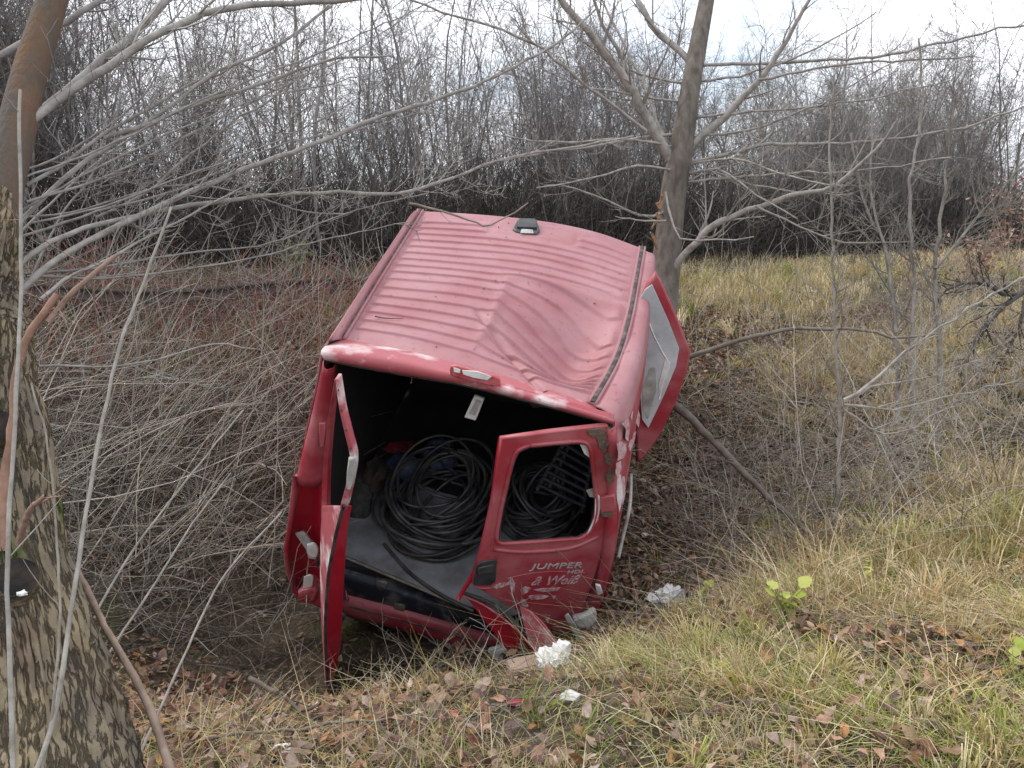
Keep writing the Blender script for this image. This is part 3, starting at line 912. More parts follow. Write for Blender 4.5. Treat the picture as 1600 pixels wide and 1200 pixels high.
# gutters with their worn strip
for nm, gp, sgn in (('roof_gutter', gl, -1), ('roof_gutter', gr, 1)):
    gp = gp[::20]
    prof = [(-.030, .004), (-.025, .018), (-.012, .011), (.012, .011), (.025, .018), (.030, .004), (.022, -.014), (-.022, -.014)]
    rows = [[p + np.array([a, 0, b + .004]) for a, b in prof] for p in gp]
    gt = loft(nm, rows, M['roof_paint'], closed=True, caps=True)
    rows = [[p + np.array([a * (1 + .25 * noise.noise(Vector((i * .37, sgn, 0)))), 0, b + .004]) for a, b in ((-.014, .009), (-.010, .019), (.010, .018), (.015, .009))] for i, p in enumerate(gp)]
    loft('gutter_strip', rows, M['gutter'], gt, closed=True, caps=True)

# rear header of the roof
ru = coons[0][::3] + np.array([0, .012, -.002])
lo_px = lin([(506, 562, 0), (600, 580, 0), (700, 597, 0), (735, 604, 0), (850, 633, 0), (958, 663, 0)], 41)
lo = np.array([on(p[0], p[1], 1, -0.035) for p in lo_px])
up_px = lin([(508, 541, 0), (560, 546, 0), (640, 560, 0), (735, 584, 0), (840, 612, 0), (942, 648, 0)], 41)
up_ = np.array([on(p[0], p[1], 1, 0.05) for p in up_px])
mdl_px = lin([(501, 551, 0), (560, 560, 0), (640, 572, 0), (735, 593, 0), (850, 624, 0), (960, 656, 0)], 41)
md_ = np.array([on(p[0], p[1], 1, -0.03) for p in mdl_px])
rows = []
for i in range(41):
    a, b, c, d = ru[i], up_[i], md_[i], lo[i]
    r = list(lin([a, b, c, d], 12))
    r += [d + np.array([0, .018, -.004]), d + np.array([0, .05, .03])]
    rows.append(r)
hdr = loft('roof_header', rows, M['lip_paint'], solid=0.006)
vtube('door_seal', lo + np.array([0, .022, -.012]), 0.011, M['rubber'], hdr, 6)

# third brake light on the header
pl = (on(742, 588, 1, -.045), np.array([0.03, -1.0, 0.25]))
bl = plate('brake_light', [(704, 573), (712, 570), (770, 586), (780, 591), (782, 599), (776, 603), (714, 589), (704, 583)], pl, M['lens_red'], thick=.03, bevel=.006, smooth=40)
pl2 = (pl[0] + unit(pl[1]) * .017, pl[1])
plate('bulb_cover', [(722, 578), (746, 580), (768, 588), (762, 594), (740, 590), (724, 585)], pl2, M['white'], bl, thick=.012, bevel=.002)
plate('screw_cover', [(709, 574), (719, 577), (719, 583), (709, 581)], pl2, M['white'], bl, thick=.008, bevel=.002)

# roof vent near the front
vp = on(822, 357, 2, 0.035)
pv = (vp, np.array([0.02, -0.10, 1.0]))
vent = plate('roof_vent', [(808, 347), (838, 347), (843, 364), (838, 370), (806, 366), (801, 361)], pv, M['plastic'], thick=.05, bevel=.008)
pv2 = (vp + np.array([0, 0, .034]), pv[1])
plate('vent_lid', [(811, 342), (836, 343), (839, 357), (808, 355)], pv2, M['plastic'], vent, thick=.02, bevel=.005)
plate('vent_label', [(815, 358), (832, 359), (834, 365), (813, 364)], (vp + np.array([0, 0, .027]), pv[1]), M['grey_plastic'], vent, thick=.006, bevel=.001)

# ---- body sides (rear profile swept forward along the roof edge)
def side(name, prof_px, g, ys, m, parent=None, shift=None):
    rear = lin([on(px, py, 1, yy) for px, py, yy in prof_px], 30)
    rows = []
    for k, yv in enumerate(ys):
        f = np.clip((yv) / 2.25, 0, 1)
        i = f * (len(g) - 1); i0 = min(int(i), len(g) - 2); gp = g[i0] + (g[i0 + 1] - g[i0]) * (i - i0)
        row = []
        for j, p in enumerate(rear):
            wgt = 1 - j / 29
            q = p.copy(); 
            q[1] = p[1] * (1 - f) + yv
            q[0] += (gp[0] - g[0][0]) * wgt + (shift[0] if shift else 0) * f * (1 - wgt)
            q[2] += (gp[2] - g[0][2]) * wgt + (shift[1] if shift else 0) * f * (1 - wgt)
            row.append(q)
        row[0] = gp.copy()
        rows.append(row)
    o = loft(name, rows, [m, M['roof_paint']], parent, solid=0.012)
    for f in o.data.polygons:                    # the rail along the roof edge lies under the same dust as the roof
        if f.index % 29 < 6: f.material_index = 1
    return o


YS = [0, .05, .12, .25, .45, .7, 1.0, 1.3, 1.6, 1.9, 2.1, 2.25]
side('side_panel', [(533, 530, .12), (518, 533, .10), (506, 545, .04), (497, 600, .0), (484, 660, 0), (470, 730, 0), (458, 800, 0), (449, 860, 0), (452, 900, 0), (466, 936, .02)], gl, YS, M['paint'], shift=(0, 0))
rsp = side('side_panel', [(925, 632, .12), (945, 640, .10), (958, 655, .04), (965, 690, 0), (968, 730, 0), (966, 790, 0), (962, 850, 0), (955, 900, 0), (944, 940, .02)], gr, YS, M['paint'], shift=(0.05, 0.05))

# remains of the white film on the side of the load bay
_sv = [np.array(v.co) for v in rsp.data.vertices]
s_a, s_b, s_c = _sv[10], _sv[6 * 30 + 10], _sv[18]
s_n = unit(np.cross(s_b - s_a, s_c - s_a))
if s_n[0] < 0: s_n = -s_n
for pg in ([(985, 652), (988, 644), (996, 634), (1000, 650), (998, 668), (994, 662), (990, 664)], [(972, 662), (981, 655), (984, 664), (982, 690), (977, 686), (978, 670)],
           [(964, 694), (970, 690), (978, 694), (979, 703), (974, 716), (965, 720), (966, 706)], [(986, 680), (994, 674), (991, 690), (984, 706), (982, 698)],
           [(963, 724), (970, 720), (971, 730), (966, 748), (962, 740)], [(972, 745), (976, 744), (977, 772), (973, 790), (970, 780)]):
    plate('torn_film', pg, (s_a + s_n * .009, s_n), M['film'], rsp, thick=.002, bevel=.0005)


# ---- load bay: floor, walls, ceiling and bulkhead
fl = on(533, 868, 1, 0.10); ZF = fl[2]
fr = on(955, 930, 1, 0.05)
xL, xR = on(505, 760, 1, 0.1)[0], on(950, 800, 1, 0.1)[0]
zr = lambda x: ZF + (x - xL) * 0.0
B = [(xL, .10, ZF), (xR, .10, ZF), (xR, 2.2, ZF), (xL, 2.2, ZF)]
pf = (np.array([0, 0, ZF]), np.array([0, 0, 1.0]))
fb = plate('floor_board', [(534, 866), (620, 902), (690, 931), (724, 946), (800, 962), (905, 940), (925, 850), (800, 800), (690, 770), (600, 735), (556, 712), (545, 740)], pf, M['floorboard'], thick=.012, bevel=.001)
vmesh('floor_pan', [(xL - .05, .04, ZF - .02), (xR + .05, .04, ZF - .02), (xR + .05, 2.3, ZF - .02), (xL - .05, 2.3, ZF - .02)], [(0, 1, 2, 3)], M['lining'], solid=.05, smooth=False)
e0 = [on(534, 867, 2, ZF), on(620, 903, 2, ZF), on(690, 932, 2, ZF), on(724, 947, 2, ZF)]
vtube('board_edge', [p + np.array([0, -.006, -.004]) for p in e0], .009, M['board_edge'], fb, 6, 12)
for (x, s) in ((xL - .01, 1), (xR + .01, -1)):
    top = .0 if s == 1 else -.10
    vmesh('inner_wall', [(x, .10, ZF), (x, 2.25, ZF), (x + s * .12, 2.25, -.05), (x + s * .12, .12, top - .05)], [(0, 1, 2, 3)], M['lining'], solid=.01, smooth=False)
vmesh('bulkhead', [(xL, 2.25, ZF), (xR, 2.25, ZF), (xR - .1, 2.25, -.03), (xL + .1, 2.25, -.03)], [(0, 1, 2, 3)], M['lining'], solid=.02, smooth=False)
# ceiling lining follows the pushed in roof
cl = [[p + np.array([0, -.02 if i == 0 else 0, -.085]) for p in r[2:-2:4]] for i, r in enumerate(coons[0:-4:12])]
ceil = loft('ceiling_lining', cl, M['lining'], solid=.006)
# interior lamp hanging from the ceiling edge
pl = (on(741, 637, 1, .12), np.array([-.1, -1.0, .15]))
lamp = plate('load_bay_lamp', [(742, 617), (757, 622), (744, 656), (726, 651)], pl, M['white'], thick=.025, bevel=.004)
plate('lamp_lens', [(744, 624), (752, 627), (742, 649), (733, 646)], (pl[0] + unit(pl[1]) * .014, pl[1]), M['grey_plastic'], lamp, thick=.008, bevel=.001)

# ---- rear sill: black step and red beam
def beam(name, px_top, px_bot, y, depth, m, parent=None, n=24, bulge=0.0):
    a = lin([(p[0], p[1], 0) for p in px_top], n); b = lin([(p[0], p[1], 0) for p in px_bot], n)
    rows = []
    for i in range(n):
        A, Bq = on(a[i][0], a[i][1], 1, y), on(b[i][0], b[i][1], 1, y)
        r = []
        for k in range(7):
            t = k / 6; q = A * (1 - t) + Bq * t; q[1] -= bulge * math.sin(t * math.pi); r.append(q)
        r += [Bq + np.array([0, depth, 0]), A + np.array([0, depth, 0])]
        rows.append(r)
    return loft(name, rows, m, parent, closed=True, caps=True)


beam('rear_step', [(522, 893), (640, 930), (760, 975), (900, 995)], [(522, 932), (640, 962), (760, 1000), (900, 1022)], -.01, .16, M['step'], bulge=.012)
rb = beam('rear_beam', [(470, 918), (540, 934), (660, 965), (800, 1003), (880, 1010)], [(466, 938), (540, 963), (660, 995), (800, 1035), (880, 1040)], -.045, .20, M['paint'], bulge=.035)
vtube('beam_seam', [on(545, 947, 1, -.083), on(660, 978, 1, -.083), on(795, 1018, 1, -.083)], .005, M['gutter'], rb, 6, 14)
for px, py in ((596, 912), (624, 948)):
    p = on(px, py, 1, -.03)
    plate('latch_bracket', [(px - 8, py - 6), (px + 9, py - 2), (px + 8, py + 6), (px - 7, py + 2)], (p, np.array([0, -1., 0])), M['steel'], thick=.02, bevel=.003)

# ---- rear pillars
def patch(name, L_px, R_px, y, m, parent=None, bulge=.03, n=16, solid=.006, k=9):
    a, b = lin([(*p, 0) for p in L_px], n), lin([(*p, 0) for p in R_px], n)
    rows = []
    for i in range(n):
        A, Bq = on(a[i][0], a[i][1], 1, y), on(b[i][0], b[i][1], 1, y)
        r = []
        for j in range(k):
            t = j / (k - 1); q = A * (1 - t) + Bq * t; q[1] -= bulge * math.sin(t * math.pi) ** .8; r.append(q)
        r.append(Bq + np.array([0.0, .07, 0]))
        rows.append(r)
    return loft(name, rows, m, parent, solid=solid)


lp = patch('rear_pillar', [(507, 562), (488, 650), (464, 747)], [(520, 574), (514, 650), (500, 758)], -.005, M['paint'], bulge=.05)
patch('lamp_recess', [(463, 747), (452, 830), (449, 880), (462, 935)], [(502, 752), (503, 830), (503, 890), (505, 945)], .05, M['inner_paint'], lp, bulge=-.05)
vtube('pillar_edge', [on(462, 742, 1, -.01), on(453, 820, 1, -.02), on(447, 870, 1, -.02), on(458, 915, 1, -.02), on(470, 937, 1, -.02)], .016, M['paint'], lp, 8, 24)
pp = on(485, 855, 1, .0)
fc = (pp, np.array([.15, -1.0, .1]))
plate('lamp_bracket', [(462, 833), (474, 830), (492, 852), (499, 866), (494, 873), (482, 870), (478, 856)], fc, M['grey_plastic'], lp, thick=.025, bevel=.004)
plate('bulb_holder', [(480, 850), (491, 848), (498, 858), (494, 870), (483, 866)], (pp + np.array([0, -.03, 0]), fc[1]), M['white'], lp, thick=.02, bevel=.006, smooth=16)
plate('rear_reflector', [(475, 901), (484, 897), (490, 900), (488, 916), (473, 918)], (pp + np.array([0, -.04, 0]), fc[1]), M['white'], lp, thick=.012, bevel=.003)
plate('tail_lamp', [(466, 922), (474, 917), (492, 917), (497, 922), (494, 935), (470, 938)], (pp + np.array([0, -.04, 0]), fc[1]), M['lens_red'], lp, thick=.05, bevel=.012)
plate('hinge', [(499, 660), (509, 659), (508, 694), (500, 698)], (on(504, 680, 1, -.055), np.array([.1, -1., 0])), M['lip_paint'], lp, thick=.03, bevel=.006)

rp = patch('rear_pillar', [(944, 662), (948, 720), (946, 780), (938, 860), (925, 920), (905, 965)], [(961, 664), (964, 720), (963, 780), (960, 850), (948, 910), (935, 950)], -.02, M['paint'], bulge=.04)
pr = (on(955, 790, 1, -.07), np.array([.05, -1., .05]))
plate('hinge', [(938, 775), (960, 772), (962, 796), (938, 799)], pr, M['paint'], rp, thick=.03, bevel=.006)
pr2 = (on(950, 690, 1, -.062), np.array([.05, -1., .05]))
for k, (cx, cy, w, h) in enumerate([(946, 672, 10, 9), (943, 695, 9, 12), (950, 718, 8, 10), (954, 745, 7, 14), (949, 803, 12, 6)]):
    ol = [(cx + w * math.cos(a) * random.uniform(.6, 1.2), cy + h * math.sin(a) * random.uniform(.6, 1.2)) for a in np.linspace(0, 6.0, 13)]
    plate('mud_patch', ol, pr2, M['mud'], rp, thick=.006, bevel=.002)
plate('side_lamp_trim', [(962, 740), (970, 742), (974, 775), (968, 800), (964, 780)], (on(966, 770, 1, -.03), np.array([.3, -1., .1])), M['decal'], rp, thick=.004, bevel=.001)
vtube('rubbing_strip', [on(986, 742, 0, fr[0] + .06), on(984, 790, 0, fr[0] + .05), on(975, 832, 0, fr[0] + .04), on(966, 872, 0, fr[0] + .02)], .012, M['grey_plastic'], rsp, 8, 16)

# ---- right rear door, swung out and bent at the foot, window glass gone
h0, h1_, f0 = on(948, 664, 1, -.04), on(925, 940, 1, -.05), on(782, 683, 1, -.34)
dn = unit(np.cross(h1_ - h0, f0 - h0))
if dn[1] > 0: dn = -dn
DP = (h0, dn)
win = [(828, 696), (870, 692), (908, 690), (919, 696), (924, 712), (930, 760), (932, 795), (924, 826), (908, 840), (885, 843), (800, 849), (781, 848), (776, 838), (785, 785), (800, 722), (810, 703)]
out = [(782, 683), (860, 672), (948, 662), (953, 700), (950, 760), (944, 810), (938, 862), (922, 915), (905, 960), (888, 985), (872, 988), (842, 972), (800, 948), (762, 926), (737, 912), (744, 882), (757, 832), (770, 775), (778, 715)]
DOOR = empty('rear_door', (0, 0, 0), None, None); DOOR.parent = van
rd = DOOR
dpan = plate('door_skin', out, DP, M['paint'], rd, holes=[win], thick=.035, bevel=.006)
fpt = lambda px, py, l=.0: on_plane(px, py, DP[0] + DP[1] * l, DP[1])
ws = [fpt(px, py, .020) for px, py in win] ; ws.append(ws[0])
vtube('window_surround', ws, .011, M['paint'], rd, 8, 70)
wi = [fpt(866 + (px - 866) * .965, 770 + (py - 770) * .965, -.004) for px, py in win]; wi.append(wi[0])
vtube('window_seal', wi, .007, M['rubber'], rd, 6, 70)
vtube('waist_crease', [fpt(770, 858, .018), fpt(820, 862, .020), fpt(890, 856, .020), fpt(935, 838, .018)], .012, M['paint'], rd, 8, 24)
vtube('lower_crease', [fpt(790, 904, .017), fpt(830, 896, .0185), fpt(870, 893, .0185), fpt(914, 895, .017)], .004, M['paint'], rd, 6, 20)
dh = plate('handle_recess', [(744, 884), (752, 877), (777, 873), (774, 908), (766, 914), (740, 914), (740, 905)], (DP[0] + DP[1] * .020, DP[1]), M['plastic'], rd, thick=.012, bevel=.004)
plate('door_handle', [(747, 887), (772, 881), (770, 893), (745, 898)], (DP[0] + DP[1] * .034, DP[1]), M['plastic'], dh, thick=.016, bevel=.004)
vtube('handle_lip', [fpt(739, 914, .022), fpt(750, 919, .022), fpt(768, 919, .022)], .006, M['paint'], rd, 6, 10)
plate('broken_glass', [(906, 694), (917, 696), (924, 712), (922, 716), (913, 709)], (DP[0], DP[1]), M['white'], rd, thick=.005, bevel=.0005)
plate('broken_glass', [(916, 766), (930, 762), (931, 778), (921, 776)], (DP[0], DP[1]), M['grey_plastic'], rd, thick=.005, bevel=.0005)
plate('scuffed_corner', [(931, 770), (937, 775), (939, 790), (934, 812), (922, 832), (916, 836), (929, 808)], (DP[0] + DP[1] * .026, DP[1]), M['decal'], rd, thick=.003, bevel=.001)
plate('mud_patch', [(918, 672), (940, 668), (947, 684), (945, 706), (936, 700), (932, 684), (920, 680)], (DP[0] + DP[1] * .022, DP[1]), M['mud'], rd, thick=.006, bevel=.002)
text_on('model_badge', 'JUMPER', DP, 827, 886, (908, 883), M['badge'], rd, shear=.1, lift=.0195, extrude=.003, hs=.55)
text_on('engine_badge', 'HDI', DP, 882, 893, (906, 892), M['badge'], rd, shear=.1, lift=.0195, extrude=.003, hs=.55)
text_on('white_lettering', '& Weiß', DP, 826, 911, (899, 908), M['film'], rd, shear=.25, lift=.0195, extrude=.001, bold=.012, hs=.9)
# torn remains of the white lettering film lower down
for k, pg in enumerate([
    [(768, 916), (782, 911), (800, 909), (806, 911), (792, 915), (776, 920)], [(793, 904), (801, 903), (805, 916), (803, 926), (797, 922), (796, 912)],
    [(812, 922), (821, 916), (830, 919), (824, 926), (816, 929)], [(832, 921), (850, 919), (876, 918), (870, 923), (846, 925)],
    [(824, 931), (840, 929), (858, 931), (850, 936), (830, 937)], [(862, 931), (869, 931), (866, 938)], [(813, 938), (820, 936), (826, 947), (819, 951)],
    [(853, 960), (860, 962), (857, 974), (852, 968)]]):
    plate('torn_lettering', pg, (DP[0] + DP[1] * .0185, DP[1]), M['film'], rd, thick=.002, bevel=.0005)
# edge of the door with its folded flange, and the foot bent inwards
vtube('door_flange', [fpt(782, 684, -.02), fpt(770, 775, -.02), fpt(757, 835, -.02), fpt(742, 890, -.02), fpt(716, 936, -.03)], .012, M['inner_paint'], rd, 6, 24)
q0 = on(780, 985, 1, -.36)
plate('bent_foot', [(730, 934), (748, 936), (790, 968), (820, 994), (838, 1022), (832, 1030), (815, 1031), (790, 1012), (760, 972)], (q0, np.array([.25, -1., .35])), M['inner_paint'], rd, thick=.04, bevel=.008)
vtube('foot_seal', [on(722, 926, 1, -.34), on(765, 942, 1, -.37), on(800, 968, 1, -.39), on(826, 1000, 1, -.40), on(838, 1022, 1, -.40)], .012, M['rubber'], rd, 6, 22)
vtube('foot_flange', [on(722, 930, 1, -.36), on(760, 948, 1, -.39), on(798, 976, 1, -.41), on(832, 1012, 1, -.42)], .006, M['lip_paint'], rd, 6, 22)
q1 = on(845, 985, 1, -.40)
plate('torn_skin', [(812, 945), (834, 958), (852, 976), (878, 1012), (868, 1018), (838, 1024), (826, 1004), (818, 975)], (q1, np.array([-.1, -1., .55])), M['lip_paint'], rd, thick=.012, bevel=.004)
plate('latch_plate', [(812, 1018), (822, 1018), (824, 1026), (814, 1027)], (q0 + np.array([0, -.05, .01]), np.array([.25, -1., .35])), M['plastic'], rd, thick=.02, bevel=.004)

# broken lamp cluster hanging from the right corner
q2 = on(905, 970, 1, -.22)
lc = plate('lamp_cluster', [(882, 962), (888, 958), (905, 985), (922, 1008), (916, 1015), (900, 996)], (q2, np.array([.2, -1., .3])), M['grey_plastic'], thick=.02, bevel=.004)
plate('lamp_bowl', [(894, 962), (912, 958), (928, 950), (932, 962), (926, 976), (908, 980), (897, 974)], (q2 + np.array([0, .03, 0]), np.array([.2, -1., .3])), M['grey_plastic'], lc, thick=.05, bevel=.015, smooth=24)
plate('bulb', [(930, 912), (938, 914), (942, 926), (934, 930)], (on(936, 920, 1, -.08), np.array([0, -1., 0])), M['white'], lc, thick=.02, bevel=.006)
patch('inner_corner', [(930, 868), (915, 930), (905, 985)], [(958, 868), (950, 920), (938, 955)], .04, M['inner_paint'], rp, bulge=.0)

# ---- left rear door, swung open towards the road and seen edge on
LD = empty('rear_door', (0, 0, 0), None, None); LD.parent = van
xh = on(512, 760, 1, 0)[0]
rowspx = [(790, 503, 537, 546), (800, 503, 534, 543), (830, 501, 526, 538), (870, 500, 518, 535), (900, 500, 513, 533), (940, 501, 510, 531), (965, 502, 508.5, 530), (1000, 505, 508.5, 530), (1040, 508, 510, 526), (1079, 511, 512.5, 516)]
rows = []
for py, a, b, c in rowspx:
    A, Bq, Cq = on(a, py, 1, -.34), on(b, py, 1, -.70), on(c + 5 * min(1, (1079 - py) / 120), py, 1, -.60)
    hz = min(py, 985)
    Ho, Hi = on(512, hz, 1, -.03), on(524, hz, 1, -.03)
    Ho[0], Hi[0] = xh - .01, xh + .05
    A2 = (A + Bq) / 2 + np.array([-.012, 0, 0])
    rows.append([Ho, A, A2, Bq, Cq, Hi])
sk = loft('door_skin', rows, [M['paint'], M['inner_paint'], M['lip_paint']], LD, closed=True, caps=True, smooth=False, bevel=.006)
for f in sk.data.polygons[:-2]:
    f.material_index = 1 if f.index % 6 in (3, 4) else (2 if f.index % 6 in (1, 2) else 0)
seal = [on(b, py, 1, -.712) for py, a, b, c in rowspx]
vtube('door_seal', seal, .009, M['rubber'], LD, 6, 40)
# window frame of that door: near post with punched holes, far post and top
near = lin([on(526, 592, 1, -.62), on(533, 640, 1, -.66), on(543, 682, 1, -.69), on(551, 720, 1, -.70), on(545, 758, 1, -.70), on(536, 795, 1, -.70)], 16)
def bar(name, P, w, th, m, parent, taper=None):
    rows = []
    for i, p in enumerate(P):
        s = 1 if taper is None else taper[i]
        rows.append([p + np.array([-w * s, .0, 0]), p + np.array([w * s, -.004, 0]), p + np.array([w * s, th, 0]), p + np.array([-w * s, th, 0])])
    return loft(name, rows, m, parent, closed=True, caps=True, smooth=False, bevel=.003)


nf = bar('window_frame', near, .017, .05, M['lip_paint'], LD, np.linspace(.45, 1.0, 16))
farp = lin([on(524, 594, 1, -.60), on(517, 640, 1, -.40), on(512, 690, 1, -.30), on(508, 740, 1, -.25), on(506, 810, 1, -.28)], 12)
bar('window_frame', farp, .016, .06, M['paint'], LD, np.linspace(.3, 1.1, 12))
for k in range(1, 11, 2):
    p = near[k]
    T = Tubes(); T.add([p + np.array([.004, -.012, 0]), p + np.array([.004, .0, 0])], .0035, 8)
    V, Fq, _ = T.arrays(); vmesh('punched_hole', V, list(map(tuple, Fq)) + [tuple(range(8))], M['rubber'], nf)
plg = on(548, 742, 1, -.72)
plate('door_latch', [(545, 716), (556, 712), (559, 722), (553, 748), (548, 764), (541, 762), (542, 740)], (plg, np.array([.4, -1., .1])), M['grey_plastic'], LD, thick=.03, bevel=.006)
plate('check_strap', [(524, 930), (541, 925), (545, 938), (528, 942)], (on(534, 934, 1, -.3), np.array([.2, -1., .1])), M['paint'], LD, thick=.04, bevel=.008)
plate('buffer', [(526, 958), (536, 955), (541, 964), (532, 972), (525, 969)], (on(533, 963, 1, -.55), np.array([.2, -1., .1])), M['plastic'], LD, thick=.04, bevel=.01, smooth=14)
plate('stay', [(530, 905), (537, 902), (541, 938), (527, 938)], (on(534, 920, 1, -.40), np.array([.3, -1., .1])), M['step'], LD, thick=.008, bevel=.002)

# ---- sliding side door, hanging out on the right
ps = (on(1040, 560, 1, 1.45), unit(np.array([.18, -1., .10])))
sd = empty('sliding_door', (0, 0, 0), None, None); sd.parent = van
plate('door_skin', [(1012, 440), (1019, 432), (1024, 424), (1032, 436), (1062, 505), (1078, 548), (1072, 580), (1056, 625), (1032, 675), (1006, 713), (994, 720), (990, 600), (996, 480)], ps, M['paint'], sd, thick=.07, bevel=.018)
ps2 = (ps[0] + ps[1] * .05, ps[1])
plate('lining_board', [(1008, 452), (1019, 444), (1044, 500), (1061, 544), (1056, 572), (1036, 620), (1013, 668), (1003, 655), (996, 560), (998, 470)], ps2, M['panel_white'], sd, thick=.012, bevel=.002)
ps3 = (ps[0] + ps[1] * .058, ps[1])
vtube('crack', [on_plane(1010, 490, *ps3), on_plane(1020, 520, *ps3), on_plane(1036, 552, *ps3), on_plane(1046, 570, *ps3), on_plane(1038, 590, *ps3), on_plane(1030, 624, *ps3)], .004, M['foam'], sd, 6, 18)
plate('torn_edge', [(1040, 560), (1048, 566), (1042, 590), (1031, 622), (1029, 600)], (ps[0] + ps[1] * .059, ps[1]), M['white'], sd, thick=.003, bevel=.0005)
plate('board_patch', [(1016, 575), (1024, 574), (1026, 610), (1012, 655), (1004, 640), (1004, 605)], (ps[0] + ps[1] * .0588, ps[1]), M['grey_plastic'], sd, thick=.003, bevel=.0005)

# ---- cab and running gear (mostly hidden behind the body)
gl_e, gr_e = gl[-1], gr[-1]
cabr = []
for (yy, zz, xs_) in ((2.24, .0, 1.0), (2.32, -.012, 1.0), (2.42, -.08, 1.02), (2.95, -.72, 1.08), (3.05, -.80, 1.08), (3.55, -.98, 1.02), (3.72, -1.15, .98), (3.76, -1.65, .96)):
    cabr.append([gl_e * np.array([1, 0, 1]) * 1 + np.array([(gr_e[0] - gl_e[0]) * t - (xs_ - 1) * (1 - 2 * t), yy, zz + .02 * math.sin(math.pi * t)]) for t in np.linspace(0, 1, 9)])
loft('cab_front', cabr, M['paint'], solid=.01)
vmesh('windscreen', [cabr[2][1] + np.array([0, .03, .0]), cabr[2][7] + np.array([0, .03, .0]), cabr[3][7] + np.array([0, .03, .03]), cabr[3][1] + np.array([0, .03, .03])], [(0, 1, 2, 3)], M['glass'], solid=.005, smooth=False)
for s in (-1, 1):
    xw = gl_e[0] if s < 0 else gr_e[0]
    vmesh('cab_door', [(xw, 2.25, -.03), (xw + s * .03, 2.42, -.08), (xw + s * .10, 2.95, -.74), (xw + s * .16, 3.2, -.95), (xw + s * .16, 3.2, -1.68), (xw + s * .16, 2.25, -1.68), (xw + s * .12, 2.25, -.8)], [tuple(range(7))], M['paint'], solid=.02, smooth=False)
    vmesh('wing', [(xw + s * .16, 3.2, -.95), (xw + s * .04, 3.72, -1.15), (xw + s * .04, 3.74, -1.68), (xw + s * .16, 3.2, -1.68)], [(0, 1, 2, 3)], M['paint'], solid=.02, smooth=False)
vmesh('underbody', [(-.8, .15, ZF - .08), (.9, .15, ZF - .08), (1.0, 3.6, ZF - .15), (-.7, 3.6, ZF - .15)], [(0, 1, 2, 3)], M['plastic'], solid=.08, smooth=False)
for (x, y) in ((-.78, .75), (.92, .75), (-.72, 3.0), (.98, 3.0)):
    w = empty('wheel', (x, y, ZF - .14), None, None); w.parent = van
    bm = bmesh.new()
    prof = [(.20, -.09), (.30, -.095), (.325, -.07), (.33, 0), (.325, .07), (.30, .095), (.20, .09)]
    ring = [[bm.verts.new((b, r * math.cos(a), r * math.sin(a))) for r, b in prof] for a in np.linspace(0, 2 * math.pi, 33)[:-1]]
    for i in range(32):
        for j in range(6): bm.faces.new((ring[i][j], ring[i][j + 1], ring[(i + 1) % 32][j + 1], ring[(i + 1) % 32][j]))
    me = bpy.data.meshes.new('tyre'); bm.to_mesh(me); bm.free(); link('tyre', me, M['rubber'], w)
    bm = bmesh.new(); bmesh.ops.create_cone(bm, cap_ends=True, segments=24, radius1=.2, radius2=.17, depth=.14)
    bmesh.ops.rotate(bm, verts=bm.verts, cent=(0, 0, 0), matrix=Matrix.Rotation(math.pi / 2, 3, 'Y'))
    me = bpy.data.meshes.new('rim'); bm.to_mesh(me); bm.free(); link('rim', me, M['steel'], w, smooth=False)

# ------------------------------------------------------------------ load in the van
def wtubes(name, paths, m, parent=None, sides=8):
    T = Tubes()
    for P, r in paths: T.add(P, r, sides)
    return link(name, T.mesh(name), m, parent)


def coil(name, c, rx, ry, loops, hgt, label, grp=None, seed=1, tail=None):
    r = random.Random(seed)
    paths = []
    for i in range(loops):
        f = 1 - (i / loops) * .55 * r.uniform(.5, 1.2)
        ox, oy = r.gauss(0, .045), r.gauss(0, .045)
        tx, ty = r.gauss(0, .11), r.gauss(0, .11)
        hz = hgt * (i + .5) / loops * r.uniform(.5, 1.1) + .016
        a0, ph = r.uniform(0, 6.28), r.uniform(0, 6.28)
        P = []
        for a in np.linspace(0, 6.45, 49):
            k = f * (1 + .07 * math.sin(2 * a + ph) + .03 * math.sin(3 * a + 2 * ph)) 
            P.append(wld(c + np.array([math.cos(a + a0) * rx * k + ox, math.sin(a + a0) * ry * k + oy, max(.014, hz + math.cos(a + a0) * tx * .6 + math.sin(a + a0) * (ty * .6 + .02) + .03 * math.sin(a * 1.0 + ph))])))
        paths.append((np.array(P), r.uniform(.009, .0145)))
    if tail is not None:
        paths.append((resample(np.array([wld(p) for p in tail]), 24), .012))
    o = wtubes(name, paths, M['cable'])
    return tag(o, label, 'cable', grp)


cc = on(690, 800, 2, ZF + .02)
coil('cable_coil', cc, .38, .44, 27, .30, 'large coil of black cable lying on the floor board inside the van', None, 3, tail=[on(600, 850, 2, ZF + .02), on(640, 895, 2, ZF + .015), on(690, 930, 2, ZF + .015), on(740, 955, 2, ZF + .015)])
c2 = on(838, 800, 2, ZF + .02)
coil('hose_coil', c2, .26, .30, 14, .30, 'smaller tangle of black hose behind the open window of the right door', None, 5)
